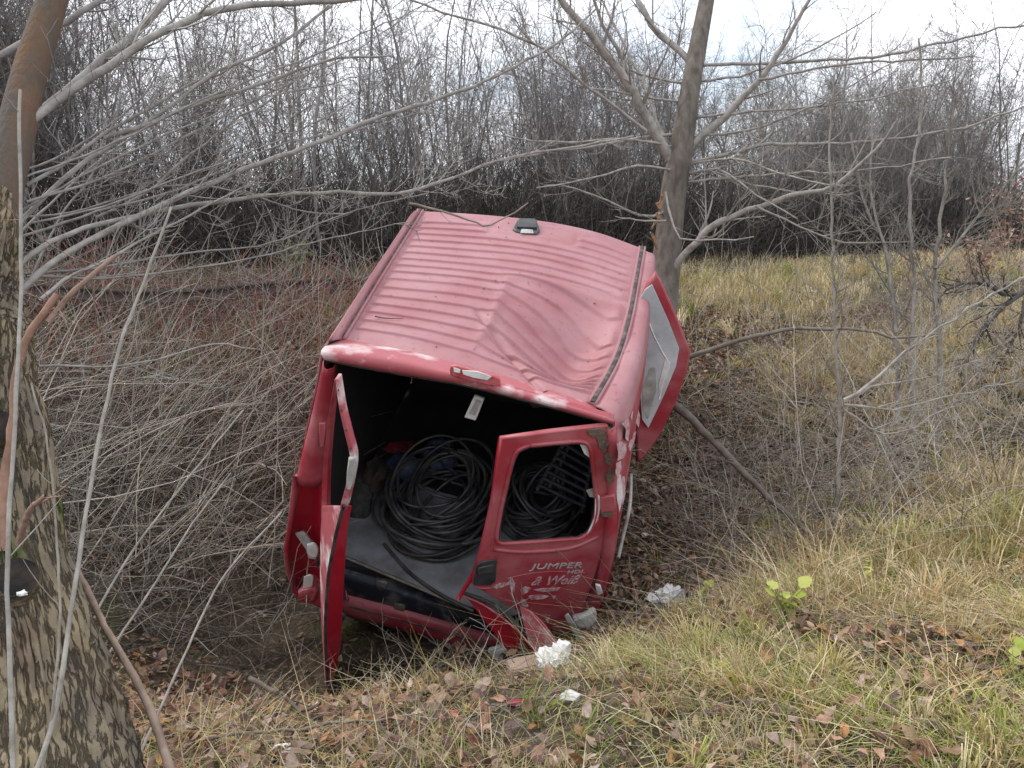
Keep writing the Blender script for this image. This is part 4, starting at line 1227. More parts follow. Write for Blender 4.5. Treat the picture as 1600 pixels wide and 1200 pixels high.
# slatted black crate leaning on the right wall
crate = empty('slatted_crate', wld(on(880, 750, 1, .55)), 'black slatted crate tilted inside the van behind the empty door window', 'crate')
crate.rotation_mode = 'QUATERNION'; crate.rotation_quaternion = VM.to_quaternion()
co = on(880, 750, 1, .55)
yc = .55
for k in range(8):
    t = k / 7
    a = np.array([842 + 46 * t * .9, 758 - 78 * t]); b = np.array([914 + 12 * t, 792 - 84 * t])
    if k == 7: b = np.array([920, 702])
    P = [on(a[0], a[1], 1, yc + .05 * t) - co, on(b[0], b[1], 1, yc + .05 * t) - co]
    T = Tubes(); T.add(P, .014, 4); link('slat', T.mesh('slat'), M['plastic'], crate, smooth=False)
for (p, q) in (((840, 765), (884, 690)), ((858, 764), (893, 690)), ((910, 800), (928, 705))):
    T = Tubes(); T.add([on(*p, 1, yc + .03) - co, on(*q, 1, yc + .08) - co], .018, 4); link('side_rail', T.mesh('side_rail'), M['plastic'], crate, smooth=False)


def lump(name, c, size, m, label, cat, seed=0, rough=.35, sub=3, parent=None, world=True, squash=1.0, rot=0.0, jag=0.0):
    """An irregular crumpled or broken lump."""
    bm = bmesh.new(); bmesh.ops.create_icosphere(bm, subdivisions=sub, radius=1)
    for v in bm.verts:
        p = v.co * 1.6 + Vector((seed * 7.1, seed * 3.3, seed))
        k = 1 + rough * noise.noise(p) + rough * .6 * noise.noise(p * 2.7) + jag * abs(noise.noise(p * 5)) + (.18 * noise.noise(p * 9) if sub > 3 else 0)
        v.co = v.co * k
        if v.co.z < -.35: v.co.z = -.35 + (v.co.z + .35) * .2
    for v in bm.verts: v.co = Vector((v.co.x * size[0], v.co.y * size[1], v.co.z * size[2]))
    me = bpy.data.meshes.new(name); bm.to_mesh(me); bm.free()
    o = link(name, me, m, parent, smooth=False)
    o.location = Vector(c); o.rotation_euler = (random.uniform(-.15, .15), random.uniform(-.15, .15), rot)
    if label: tag(o, label, cat)
    return o


lump('sack', wld(on(632, 735, 2, ZF + .14)), (.16, .12, .11), M['bag_blue'], 'crumpled blue sack in the dark of the load bay behind the cable coil', 'sack', 3)
lump('sack', wld(on(620, 712, 1, 1.35)), (.18, .12, .12), M['bag_red'], 'small dark red sack on top of the blue one in the load bay', 'sack', 4)
lump('sack', wld(on(688, 716, 2, ZF + .2)), (.12, .10, .14), M['bag_blue'], 'upright blue plastic bag at the back of the cable coil', 'sack', 6)
lump('sack', wld(on(590, 745, 2, ZF + .12)), (.10, .20, .14), M['cardboard'], 'brown paper sack against the left wall of the load bay', 'sack', 8)

# ------------------------------------------------------------------ traced trees
def traced(T, pts, d0, d1, w0, w1, sides=8, n=None, col=None, twigs=0, tl=.5, tw=None, lev=1, up=.25, wiggle=0.004, droop=0.0):
    """A limb through photograph points, its distance running from d0 to d1, its width in pixels from w0 to w1."""
    k = len(pts)
    P = []
    L = np.concatenate([[0], np.cumsum([math.hypot(pts[i + 1][0] - pts[i][0], pts[i + 1][1] - pts[i][1]) for i in range(k - 1)])])
    for i, (px, py) in enumerate(pts):
        f = L[i] / L[-1]; d = d0 + (d1 - d0) * f
        P.append(np.append(at_depth(px, py, d), (w0 + (w1 - w0) * f) * d / F / 2))
    n = n or max(8, int(L[-1] / 22))
    Q = resample(np.array(P), n)
    Q[:, :3] += rng.normal(0, wiggle, (n, 3)) * np.linspace(0, 1, n)[:, None] ** .3
    R = np.maximum(Q[:, 3] * (1 + .09 * np.sin(np.arange(n) * 2.1 + P[0][0] * 9) * np.sin(np.arange(n) * .83)), .0012)
    T.add(Q[:, :3], R, sides, col)
    if twigs:
        grow(tw if tw is not None else T, Q[:, :3], R * .8, lev, twigs, tl, .75, droop, up, 3, .12, col, .12, 5)
    return Q


# -- the old coppiced tree on the left, its limbs reaching over the ditch
old = empty('old_leaning_tree', at_depth(90, 1190, 2.15), 'old tree with fissured mossy trunk and sawn stubs at the near end of the ditch', 'tree')


def child_of(o, par):
    o.parent = par; o.matrix_parent_inverse = Matrix.Translation(par.location).inverted(); return o


def bark_tube(name, pts, m, par, sides=240, rings=240, amp=.017, vs=.055, flut=.03):
    P = np.array([np.append(at_depth(px, py, d), w * d / F / 2) for px, py, d, w in pts])
    Qr = resample(P, rings)
    T = np.gradient(Qr[:, :3], axis=0); T /= np.linalg.norm(T, axis=1, keepdims=True)
    A = np.cross(T, np.array([0, 1., 0])); A /= np.linalg.norm(A, axis=1, keepdims=True); Bq = np.cross(T, A)
    V, Fc, BC = [], [], []
    s = np.concatenate([[0], np.cumsum(np.linalg.norm(np.diff(Qr[:, :3], axis=0), axis=1))])
    for i in range(rings):
        for j in range(sides):
            a = j / sides * 2 * math.pi
            r = Qr[i, 3]
            q = Vector((math.cos(a) * r * 52, math.sin(a) * r * 52, s[i] * 52 * vs))
            e = 1.5 * abs(noise.noise(q)) + .7 * abs(noise.noise(q * 2.1)) + .3 * noise.noise(q * 5)
            q2 = Vector((math.cos(a) * 1.5, math.sin(a) * 1.5, s[i] * 2.2))
            rr = r + amp * (e - .45) + flut * noise.noise(q2)
            BC.append((math.cos(a) * r, math.sin(a) * r, s[i]))
            V.append(Qr[i, :3] + (A[i] * math.cos(a) + Bq[i] * math.sin(a)) * rr)
    for i in range(rings - 1):
        for j in range(sides):
            Fc.append((i * sides + j, i * sides + (j + 1) % sides, (i + 1) * sides + (j + 1) % sides, (i + 1) * sides + j))
    Fc.append(tuple(range((rings - 1) * sides, rings * sides)))
    me = bpy.data.meshes.new(name); me.from_pydata([tuple(v) for v in V], [], Fc); me.update()
    ba = me.attributes.new('barkco', 'FLOAT_VECTOR', 'POINT'); ba.data.foreach_set('vector', np.array(BC, dtype=np.float32).ravel())
    return child_of(link(name, me, m), par)


tr = bark_tube('trunk', [(45, 1330, 2.0, 350), (26, 1170, 2.1, 295), (-2, 956, 2.2, 240), (-34, 786, 2.3, 208), (-50, 620, 2.4, 188), (-45, 520, 2.45, 165), (-34, 460, 2.48, 120), (-20, 410, 2.52, 88), (-8, 350, 2.57, 70), (0, 310, 2.61, 60)], M['old_bark'], old)
child_of(link('stem', (lambda T: (T.add((lambda Qx: Qx[:, :3])(resample(np.array([at_depth(*p) for p in [(-8, 480, 2.5), (-2, 330, 2.6), (22, 220, 2.7), (48, 110, 2.8), (82, 0, 2.9), (110, -90, 3.0)]]), 24)), np.linspace(.072, .046, 24), 16), T.mesh('stem'))[1])(Tubes()), M['stem_bark']), old)
for (px, py, d, r, m, ang) in ((25, 905, 2.06, .052, 'cut_black', .3), (-2, 668, 2.18, .045, 'cut_black', .2)):
    bm = bmesh.new(); bmesh.ops.create_cone(bm, cap_ends=True, segments=28, radius1=r * 1.5, radius2=r, depth=.10)
    for v in bm.verts: v.co *= 1 + .09 * noise.noise(v.co * 40)
    p = at_depth(px, py, d); nrm = Vector(EYE - p).normalized(); nrm = (nrm + Vector((.35, 0, .55))).normalized()
    bmesh.ops.rotate(bm, verts=bm.verts, cent=(0, 0, 0), matrix=nrm.to_track_quat('Z', 'Y').to_matrix())
    bmesh.ops.translate(bm, verts=bm.verts, vec=Vector(p) - nrm * .03)
    me = bpy.data.meshes.new('sawn_stub'); bm.to_mesh(me); bm.free()
    me.materials.append(M['old_bark']); me.materials.append(M['cut_black'])
    for f in me.polygons:
        if f.normal.dot(nrm) > .8: f.material_index = 1
    o = bpy.data.objects.new('sawn_stub', me); COL.objects.link(o); child_of(o, old)
G1, G2 = (1.0, 1.0, 1.0), (.85, .85, .87)
TW = Tubes()
LIMBS = [
    ([(28, 205), (60, 180), (100, 150), (160, 110), (250, 52), (360, 12), (500, 2), (650, -8)], 2.7, 3.6, 19, 9, G1, 5),
    ([(25, 215), (55, 185), (130, 120), (200, 62), (240, 20), (275, -20)], 2.8, 3.3, 20, 14, G1, 3),
    ([(-20, 95), (60, 55), (130, 18), (190, -20)], 3.0, 3.4, 15, 11, G2, 2),
    ([(-10, 390), (60, 318), (130, 255), (240, 185), (330, 118), (430, 72), (510, 15), (530, -20)], 2.6, 3.8, 11, 5, G1, 6),
    ([(40, 290), (110, 250), (170, 205), (240, 165), (300, 130), (345, 115), (375, 95)], 2.7, 3.5, 9, 4, G2, 5),
    ([(160, 215), (230, 195), (300, 165), (370, 145), (440, 120), (520, 92), (610, 88)], 3.0, 3.9, 10, 4, G1, 6),
    ([(15, 470), (70, 420), (130, 380), (200, 345), (300, 300), (400, 258), (500, 222), (600, 180), (700, 150), (790, 112), (880, 60), (930, 15)], 2.5, 4.6, 15, 4, G1, 10),
    ([(10, 430), (60, 390), (110, 365), (180, 345), (260, 328), (400, 308), (520, 300), (620, 302), (700, 280), (800, 245), (880, 232), (990, 212)], 2.5, 4.9, 12, 3.5, G1, 10),
    ([(60, 470), (110, 430), (170, 405), (250, 360), (320, 322), (395, 285)], 2.5, 3.4, 8, 3, G1, 6),
    ([(90, 460), (60, 500), (30, 560), (20, 650), (8, 760), (5, 860)], 2.2, 2.1, 12, 17, (1.0, .62, .48), 0),
    ([(180, 400), (150, 425), (110, 460), (75, 500)], 2.3, 2.2, 9, 13, (1.0, .7, .58), 2),
    ([(60, 572), (130, 572), (200, 570), (270, 555), (330, 537), (400, 545)], 2.5, 3.2, 5, 3, G1, 3),
    ([(0, 270), (60, 260), (130, 225), (190, 180), (235, 135), (260, 80)], 3.1, 3.6, 6, 3, G2, 5),
    ([(150, 340), (230, 300), (300, 240), (380, 180), (440, 140), (475, 60)], 3.3, 4.0, 6, 3, G2, 6),
    ([(30, 340), (120, 330), (220, 300), (280, 290), (380, 300), (470, 330), (540, 335)], 3.2, 3.9, 5, 3, G2, 6),
]
for k in range(9):                              # thinner boughs fanning out between the traced ones
    r_ = random.Random(100 + k)
    xa, ya = r_.uniform(5, 45), r_.uniform(240, 470)
    xb, yb = xa + r_.uniform(260, 720), ya - r_.uniform(20, 330)
    sg = r_.uniform(-70, 80)
    pts = [(xa + (xb - xa) * t + r_.gauss(0, 5), ya + (yb - ya) * t - sg * math.sin(math.pi * t) + r_.gauss(0, 5)) for t in (0, .2, .4, .6, .8, 1)]
    LIMBS.append((pts, 2.65, r_.uniform(3.4, 4.6), r_.uniform(4.5, 6.5), 1.8, G2, 6))
for pts, d0, d1, w0, w1, col, tn in LIMBS:
    T, TW = Tubes(), Tubes()
    traced(T, pts, d0, d1, w0 * (.74 if tn else .9), w1 * .8, 8, None, tuple(.86 * q for q in col), int(tn * 2.2), .45, TW, 1, .3, wiggle=.003)
    lb = child_of(link('limb', T.mesh('limb'), M['bark_pale']), old)
    if tn: tag(link('twigs', TW.mesh('twigs'), M['bark_pale'], lb), kind='stuff')
# upright shoots before the trunk
for pts, d0, d1, w0, w1, col in [
    ([(22, 1230), (14, 1000), (12, 860), (22, 680), (31, 480), (32, 300), (30, 140)], 1.75, 2.2, 8, 5, (.9, .9, .88)),
    ([(45, 1230), (85, 1120), (115, 930), (150, 710), (185, 550), (228, 430), (268, 325)], 1.8, 2.6, 9, 4, (.9, .88, .85)),
    ([(62, 1230), (88, 1060), (92, 900), (75, 700), (48, 600)], 1.85, 2.1, 5, 3, (.8, .75, .68)),
    ([(275, 1230), (235, 1110), (200, 1040), (168, 985), (120, 890)], 2.1, 2.5, 15, 9, (.85, .66, .55)),
    ([(60, 1230), (95, 1120), (150, 960), (215, 850), (300, 740), (380, 640)], 2.0, 3.2, 5, 2.5, (.85, .83, .8)),
    ([(110, 1230), (150, 1060), (230, 930), (300, 820), (360, 740)], 2.1, 3.2, 5, 2.5, (.8, .78, .75)),
    ([(200, 1220), (290, 1020), (350, 900), (440, 800)], 2.3, 3.7, 5, 2.5, (.85, .82, .8)),
    ([(30, 850), (45, 800), (70, 775)], 2.05, 1.95, 12, 7, (.75, .5, .42)),
]:
    T = Tubes(); traced(T, pts, d0, d1, w0, w1, 7, 26, col, 2, .2, None, 0, .4, wiggle=.0012)
    child_of(link('shoot', T.mesh('shoot'), M['bark_pale']), old)

# -- the tree the van has come to rest against
mid_t = empty('roadside_tree', (at_depth(1050, 470, 7.0)), 'grey trunked bare tree with torn bark standing against the far side of the wrecked van', 'tree')
T = Tubes()
Pt = resample(np.array([np.append(at_depth(px, py, d), w * d / F / 2) for px, py, d, w in [(1026, 540, 7.1, 54), (1038, 440, 7.15, 46), (1047, 350, 7.15, 41), (1054, 290, 7.1, 39), (1063, 240, 7.05, 37), (1077, 150, 7.05, 31), (1089, 80, 7.1, 28), (1104, 0, 7.15, 24), (1116, -70, 7.2, 22)]]), 40)
T.add(Pt[:, :3], Pt[:, 3], 18)
child_of(link('trunk', T.mesh('trunk'), M['bark_mid']), mid_t)
TW = Tubes()
for pts, d0, d1, w0, w1, tn in [
    ([(1062, 268), (1046, 248), (1020, 200), (985, 140), (945, 80), (890, 15), (870, -15)], 7.1, 6.4, 20, 10, 6),
    ([(1060, 272), (1048, 250), (1012, 180), (990, 140), (970, 85), (940, 30), (925, -10)], 7.1, 6.6, 10, 5, 5),
    ([(1077, 95), (1050, 70), (1025, 48), (1000, 5), (990, -15)], 7.1, 7.3, 12, 8, 3),
    ([(1066, 242), (1082, 228), (1100, 208), (1135, 180), (1190, 120), (1215, 85), (1240, 45), (1268, -5)], 7.1, 6.5, 16, 5, 6),
    ([(1046, 425), (1085, 382), (1120, 350), (1200, 318), (1260, 302), (1310, 288), (1340, 265), (1372, 232), (1400, 190)], 7.1, 6.0, 14, 4, 8),
    ([(1060, 256), (1140, 240), (1200, 226), (1300, 225), (1400, 218), (1500, 200), (1610, 165)], 7.1, 6.2, 7, 3, 8),
    ([(1086, 104), (1120, 101), (1170, 100), (1250, 96), (1380, 88), (1500, 60), (1610, 35)], 7.1, 6.4, 6, 3, 8),
    ([(1185, 125), (1250, 112), (1330, 100), (1420, 95), (1520, 88)], 6.6, 6.3, 5, 2.5, 6),
    ([(1060, 210), (1000, 215), (930, 228), (860, 235), (780, 252)], 7.1, 6.2, 6, 3, 6),
    ([(1040, 330), (1020, 338), (985, 332), (940, 310), (890, 292), (850, 285)], 7.1, 6.3, 5, 2, 5),
    ([(1040, 345), (1010, 345), (960, 340)], 6.7, 6.4, 4, 2, 3),
    ([(1068, 290), (1110, 268), (1180, 292), (1250, 300), (1330, 305)], 7.1, 6.4, 4, 2.5, 6),
    ([(1040, 300), (1060, 370), (1110, 375), (1150, 376), (1180, 368)], 6.6, 6.2, 4, 2, 3),
    ([(1180, 322), (1230, 345), (1290, 372), (1350, 380), (1430, 378)], 6.5, 6.2, 4, 2, 5),
    ([(1010, 205), (900, 120), (820, 60), (700, 20), (620, -10)], 6.7, 5.8, 6, 3, 8),
    ([(1047, 240), (1000, 120), (960, 40), (935, -15)], 7.1, 7.5, 6, 3, 5),
] + [([(1068, y0), (1068 + dx * .3, y0 - 12), (1068 + dx * .65, y0 - .45 * dy), (1068 + dx, y0 - dy)], 7.1, d1, 5, 1.8, 6) for y0, dx, dy, d1 in (
    (215, 330, 120, 6.2), (185, 420, 60, 6.0), (260, 250, -30, 6.0), (275, 180, -70, 6.3), (160, -240, 60, 6.2), (230, -310, 20, 5.9), (270, -230, -20, 6.0), (285, 420, 40, 5.8), (130, 300, 110, 6.6), (130, -200, 100, 6.6))]:
    T, TW = Tubes(), Tubes(); traced(T, pts, d0, d1, w0 * .9, w1, 7, None, (.92, .90, .88), int(tn * 1.6), .75, TW, 1, .25, .008)
    lb = child_of(link('limb', T.mesh('limb'), M['bark_pale']), mid_t)
    tag(link('twigs', TW.mesh('twigs'), M['bark_pale'], lb), kind='stuff')
# torn bark
for k, (px, py) in enumerate([(1028, 340), (1022, 352), (1020, 368), (1030, 325), (1033, 312), (1024, 382)]):
    bm = bmesh.new(); bmesh.ops.create_cube(bm, size=1)
    bmesh.ops.scale(bm, vec=(.018, .02, .085), verts=bm.verts)
    bmesh.ops.subdivide_edges(bm, edges=bm.edges[:], cuts=3)
    for v in bm.verts: v.co += Vector((noise.noise(v.co * 40 + Vector((k, 0, 0))), noise.noise(v.co * 40 + Vector((0, k, 5))), noise.noise(v.co * 40 + Vector((3, 0, k))))) * .016
    bmesh.ops.rotate(bm, verts=bm.verts, cent=(0, 0, 0), matrix=Matrix.Rotation(random.uniform(-.6, .6), 3, 'Y'))
    bmesh.ops.translate(bm, verts=bm.verts, vec=Vector(at_depth(px, py, 6.85)))
    me = bpy.data.meshes.new('torn_bark'); bm.to_mesh(me); bm.free()
    child_of(link('torn_bark', me, M['wound'], None, False), mid_t)

# -- saplings on the right bank
def sapling(name, stems, d0, d1, label, col, tn=9, tl=.5, grp=None):
    base = at_depth(*stems[0][0][0], d0)
    root = empty(name, base, label, 'sapling' if 'sapling' in name else 'shrub', grp)
    for pts, w0, w1 in stems:
        T, TW = Tubes(), Tubes(); traced(T, pts, d0, d1, w0 * .78, w1 * .8, 7, None, tuple(.9 * q for q in col), int(tn * 2.4), tl * 1.15, TW, 1, .25, .008)
        st = child_of(link('stem', T.mesh('stem'), M['bark_pale']), root)
        tag(link('twigs', TW.mesh('twigs'), M['bark_pale'], st), kind='stuff')
    return root


sapling('bare_sapling', [([(1308, 815), (1312, 640), (1304, 480), (1300, 350), (1298, 230), (1302, 120)], 9, 3)], 5.3, 5.6, 'thin straight sapling with a pale stem nearest the sliding door of the van', (.78, .76, .72), 12, .45)
sapling('bare_sapling', [([(1405, 700), (1402, 560), (1398, 470), (1380, 380), (1345, 300), (1330, 210)], 9, 4), ([(1400, 520), (1385, 400), (1360, 300), (1365, 180)], 7, 3)], 6.2, 6.4, 'forked grey sapling with two rising stems in the middle of the right bank', (.85, .83, .8), 10, .5)
sapling('bare_sapling', [([(1430, 730), (1425, 600), (1428, 440), (1422, 300), (1440, 170), (1436, 60)], 10, 4)], 6.0, 6.3, 'taller upright sapling with a smooth stem rising before the dark thicket', (.8, .78, .75), 11, .5)
sapling('bare_sapling', [([(1465, 720), (1468, 560), (1460, 430), (1475, 300), (1490, 160)], 12, 4), ([(1462, 420), (1510, 360), (1570, 290), (1610, 240)], 7, 3)], 6.0, 6.2, 'stout sapling with a dark foot and one long branch slanting outwards', (.72, .70, .66), 10, .5)
sapling('spreading_shrub', [([(1318, 625), (1360, 600), (1420, 545), (1500, 490), (1560, 455), (1610, 430)], 7, 3), ([(1318, 628), (1380, 600), (1450, 590), (1530, 560)], 5, 2), ([(1318, 632), (1400, 640), (1480, 618), (1560, 600), (1610, 585)], 5, 2), ([(1318, 640), (1390, 680), (1470, 640), (1540, 612)], 4, 2)], 4.4, 4.6, 'low pale shrub spreading its twigs sideways over the right bank', (1.05, 1.03, 1.0), 9, .35)
sapling('dark_shrub', [([(1610, 445), (1580, 470), (1545, 500), (1520, 540), (1500, 590)], 13, 5), ([(1610, 455), (1570, 460), (1530, 440), (1490, 445), (1462, 470)], 10, 4), ([(1600, 470), (1590, 520), (1560, 570)], 8, 4)], 6.6, 6.4, 'dark gnarled shrub with twisted boughs at the edge of the right bank', (.28, .26, .25), 8, .4)
# sticks lying about
def stick(pts, d0, d1, w0, w1, label, col, tn=3, tl=.3, cat='branch', name='fallen_branch'):
    T = Tubes(); traced(T, pts, d0, d1, w0, w1, 8, None, col, tn, tl, None, 0, .2, .006)
    return tag(link(name, T.mesh(name), M['bark_pale']), label, cat)


stick([(1030, 615), (1080, 655), (1130, 705), (1180, 755), (1225, 800), (1262, 832)], 6.0, 4.95, 15, 7, 'thick dark branch fallen down the right slope beside the open sliding door', (.42, .38, .34))
stick([(1075, 558), (1130, 540), (1200, 520), (1260, 513), (1350, 516), (1400, 528), (1470, 520)], 6.6, 5.8, 8, 3, 'long bent branch lying almost level across the right bank behind the sapling', (.55, .52, .48), 6)
stick([(320, 1155), (450, 1140), (560, 1128), (650, 1118)], 2.75, 2.95, 6, 4, 'thin stick lying flat along the near lip of the ditch', (.62, .55, .48))
stick([(390, 1060), (430, 1080), (470, 1110), (500, 1100)], 3.3, 3.1, 9, 5, 'broken brown branch among the litter at the ditch end', (.42, .36, .31))

# -- brush in the ditch on the left and around the van
BR = Tubes()
def brush(n, x0, x1, y0, y1, Lr, ang, asd, tilt, r, colr, T=BR, zlift=(0, .25), arch=.25, mask=None, wob=.16):
    c = 0
    while c < n:
        x, y = random.uniform(x0, x1), random.uniform(y0, y1)
        if abs(x) > .72 * y + .6: continue
        if mask and not mask(x, y): continue
        if mask is leftm and y < 6 and x > -1.9 and random.random() < .5: continue
        L = random.uniform(*Lr); a = random.gauss(ang, asd); e = random.gauss(*tilt)
        v = np.array([math.cos(a) * math.cos(e), math.sin(a) * math.cos(e), math.sin(e)])
        p = np.array([x, y, h1s(x, y) + random.uniform(*zlift)])
        pts = [p]; k = 6
        for i in range(k):
            v = unit(v + np.array([0, 0, -arch * .25 + random.gauss(0, .03)]) + rng.normal(size=3) * wob)
            pts.append(pts[-1] + v * L / k)
        pts = np.array(pts)
        if mask is leftm and (pts[:, 0] > -1.0 + .1 * (pts[:, 2] + 1)).any(): continue
        rr = np.linspace(random.uniform(*r), .0018, k + 1)
        tnt = random.uniform(*colr)
        col = (tnt, tnt * random.uniform(.92, 1.0), tnt * random.uniform(.84, .98))
        T.add(pts, rr, 3 if rr[0] < .006 else 5, col)
        if random.random() < .6: grow(T, pts, rr, 0, random.randint(1, 4), L * .35, .7, 0, .1, 3, .2, col, .12, 4)
        c += 1


_hx, _hy = np.linspace(-10, 10, 161), np.linspace(0, 13, 131)
_HG = height(*np.meshgrid(_hx, _hy), False)
def h1s(x, y):
    i = min(max((x + 10) / .125, 0), 159.9); j = min(max(y / .1, 0), 129.9)
    a, b = int(i), int(j); f, g_ = i - a, j - b
    return _HG[b, a] * (1 - f) * (1 - g_) + _HG[b, a + 1] * f * (1 - g_) + _HG[b + 1, a] * (1 - f) * g_ + _HG[b + 1, a + 1] * f * g_


notvan = lambda x, y: not (-1.25 < x < 1.15 + .12 * (y - 4.5) and 4.1 < y < 8.3)
leftm = lambda x, y: notvan(x, y) and x < -.95
brush(1300, -4.8, -1.1, 3.9, 7.6, (.3, 1.3), .6, 2.4, (.30, .4), (.0025, .006), (.16, .5), mask=leftm, zlift=(0, .3))  # low stalks tinted dark, painting in the deep shade between the upper ones
brush(250, -4.6, -1.15, 4.4, 7.4, (.8, 2.3), .45, .7, (.50, .34), (.0035, .008), (.55, 1.15), mask=leftm, zlift=(.1, .6), arch=.06)
brush(330, -4.6, -1.15, 4.4, 7.4, (.5, 1.6), 2.2, .9, (.40, .45), (.0025, .005), (.35, 1.0), mask=leftm, zlift=(.1, .5), arch=.1)
brush(340, -5.0, -1.15, 4.4, 7.6, (.4, 1.4), 1.0, 2.2, (.40, .5), (.002, .0045), (.35, 1.05), mask=leftm, zlift=(.1, .6), arch=.15)
brush(340, -4.6, -1.1, 3.8, 6.6, (.3, 1.0), 0, 3, (.40, .5), (.0018, .0032), (.35, 1.0), mask=leftm, zlift=(0, .4))
brush(150, -.9, .9, 3.3, 4.5, (.2, .6), 0, 3, (.5, .4), (.0015, .0028), (.45, .95), zlift=(0, .05))
brush(1200, .9, 3.2, 4.3, 7.6, (.25, 1.0), 0, 3, (.32, .42), (.002, .0042), (.35, 1.35), mask=notvan, zlift=(0, .08))
brush(700, 1.2, 6.0, 4.5, 9.5, (.3, 1.1), 0, 3, (.5, .5), (.002, .0045), (.5, 1.15), mask=notvan, zlift=(0, .08))
brush(260, -1.5, 2.8, 1.9, 3.6, (.08, .4), 0, 3, (.08, .15), (.0014, .003), (.5, 1.0), zlift=(0.01, .03))
brush(500, -6, -1.2, 6.8, 9.6, (.4, 1.4), 0, 3, (.9, .4), (.003, .006), (.6, 1.1), mask=notvan, zlift=(0, .05))
brush(150, -7.5, -1.4, 8.6, 10.6, (.5, 1.5), 0, 3, (1.0, .4), (.003, .006), (.6, 1.15), mask=notvan, zlift=(0, .05))
brush(330, 1.9, 5.2, 4.4, 7.4, (.5, 1.6), 1.2, 1.6, (.6, .4), (.002, .0042), (.8, 1.5), mask=notvan, zlift=(0, .1), arch=.12)
brush(260, 1.5, 8, 7.5, 12, (.4, 1.2), 0, 3, (1.0, .4), (.003, .005), (.6, 1.1), mask=notvan, zlift=(0, .05))
o = link('brush', BR.mesh('brush'), M['twig'])
tag(o, 'dense tangle of dry grey stalks and twigs filling the ditch', None, None, 'stuff')
RD = Tubes()
c0 = 0
for i in range(1300):
    x, y = random.uniform(-5.2, -.9), random.uniform(6.6, 9.6)
    p = np.array([x, y, h1s(x, y)]); v = unit(np.array([random.gauss(0, .5), random.gauss(0, .5), .8])); pts = [p]
    L = random.uniform(.3, .9)
    for k in range(4): v = unit(v + rng.normal(size=3) * .16 + np.array([0, 0, -.12])); pts.append(pts[-1] + v * L / 4)
    RD.add(np.array(pts), np.linspace(.0055, .002, 5), 3, (random.uniform(.7, 1.1), random.uniform(.36, .5), random.uniform(.34, .46)))
tag(link('bramble_stems', RD.mesh('bramble_stems'), M['twig']), 'reddish bramble stems on the left bank behind the brush', None, None, 'stuff')

# -- red brown oak leaves still hanging on the right, and dull leaves in the thicket
def leafy_shrub(name, c, n, spread, size, pal, label, cat, stems=6, hgt=.8):
    root = empty(name, c, label, cat)
    T = Tubes()
    tips = []
    for i in range(stems):
        v = unit(np.array([random.gauss(0, .35), random.gauss(0, .35), 1])); pts = [np.array(c)]
        for k in range(5): v = unit(v + rng.normal(size=3) * .14); pts.append(pts[-1] + v * hgt / 5)
        pts = np.array(pts); T.add(pts, np.linspace(.008, .002, 6), 4, (.7, .65, .6))
        grow(T, pts, np.linspace(.008, .002, 6), 0, 6, hgt * .5, .8, 0, .2, 3, .2, (.7, .65, .6), .1, 4)
    for L in T.by.values():
        for P, R, _c in L: tips += list(P[1:])
    tips = np.array(tips)
    P = tips[rng.integers(0, len(tips), n)] + rng.normal(0, spread, (n, 3))
    V, Fc, C = leaf_arrays(P, rng.uniform(size * .6, size * 1.2, n), .9, pick(pal, n, .2))
    child_of(link('stems', T.mesh('stems'), M['twig']), root)
    child_of(link('leaves', np_mesh('leaves', V, Fc, C), M['leaf'], None, False), root)
    return root


RUST = np.array([(0.30, 0.17, 0.12), (0.38, 0.25, 0.19), (0.28, 0.14, 0.12), (0.42, 0.31, 0.24)])
pb = at_y(1500, 470, 9.6); leafy_shrub('oak_sapling', (pb[0], pb[1], h1(pb[0], pb[1])), 420, .05, .035, RUST, 'small oak sapling still holding rust brown leaves at the top of the right bank', 'sapling', 8, .9)
pb = at_y(1440, 480, 9.4); leafy_shrub('oak_sapling', (pb[0], pb[1], h1(pb[0], pb[1])), 160, .05, .03, RUST, 'sparse brown leaved oak shoot beside the stouter rust brown one', 'sapling', 5, .6)
pb = at_y(1575, 430, 11.5); leafy_shrub('oak_sapling', (pb[0], pb[1], h1(pb[0], pb[1])), 260, .09, .04, RUST, 'bushy red leaved oak at the far right edge of the bank', 'sapling', 9, 1.3)
IV = np.array([(0.10, 0.15, 0.05), (0.15, 0.19, 0.06), (0.20, 0.21, 0.09)])
pb = at_y(470, 462, 10.4); leafy_shrub('green_bramble', (pb[0], pb[1], h1(pb[0], pb[1])), 160, .06, .035, IV, 'low green leaved bramble beside the rails left of the van', 'shrub', 6, .45)

# -- yellow green seedlings on the near bank
YG = np.array([(0.46, 0.52, 0.10), (0.38, 0.46, 0.09), (0.52, 0.55, 0.16)])
lf = []
for k in range(3):
    bm = bmesh.new(); n = 16; ctr = bm.verts.new((0, .5, .02)); ring = []
    for i in range(n):
        a = i / n * 2 * math.pi; x = math.cos(a) * .46 * (1 + .12 * math.sin(5 * a)); y = .5 + math.sin(a) * .55 * (1 + .1 * math.cos(4 * a + k))
        ring.append(bm.verts.new((x, y, .10 * abs(x) - .12 * (y - .5) ** 2 + .02 * math.sin(7 * a))))
    for i in range(n): bm.faces.new((ctr, ring[i], ring[(i + 1) % n]))
    me = bpy.data.meshes.new('leaf'); bm.to_mesh(me); bm.free()
    at_ = me.color_attributes.new('col', 'FLOAT_COLOR', 'POINT'); c_ = np.ones((len(me.vertices), 4), dtype=np.float32); c_[:, :3] = YG[k]; at_.data.foreach_set('color', c_.ravel())
    me.materials.append(M['leaf']); lf.append(me)


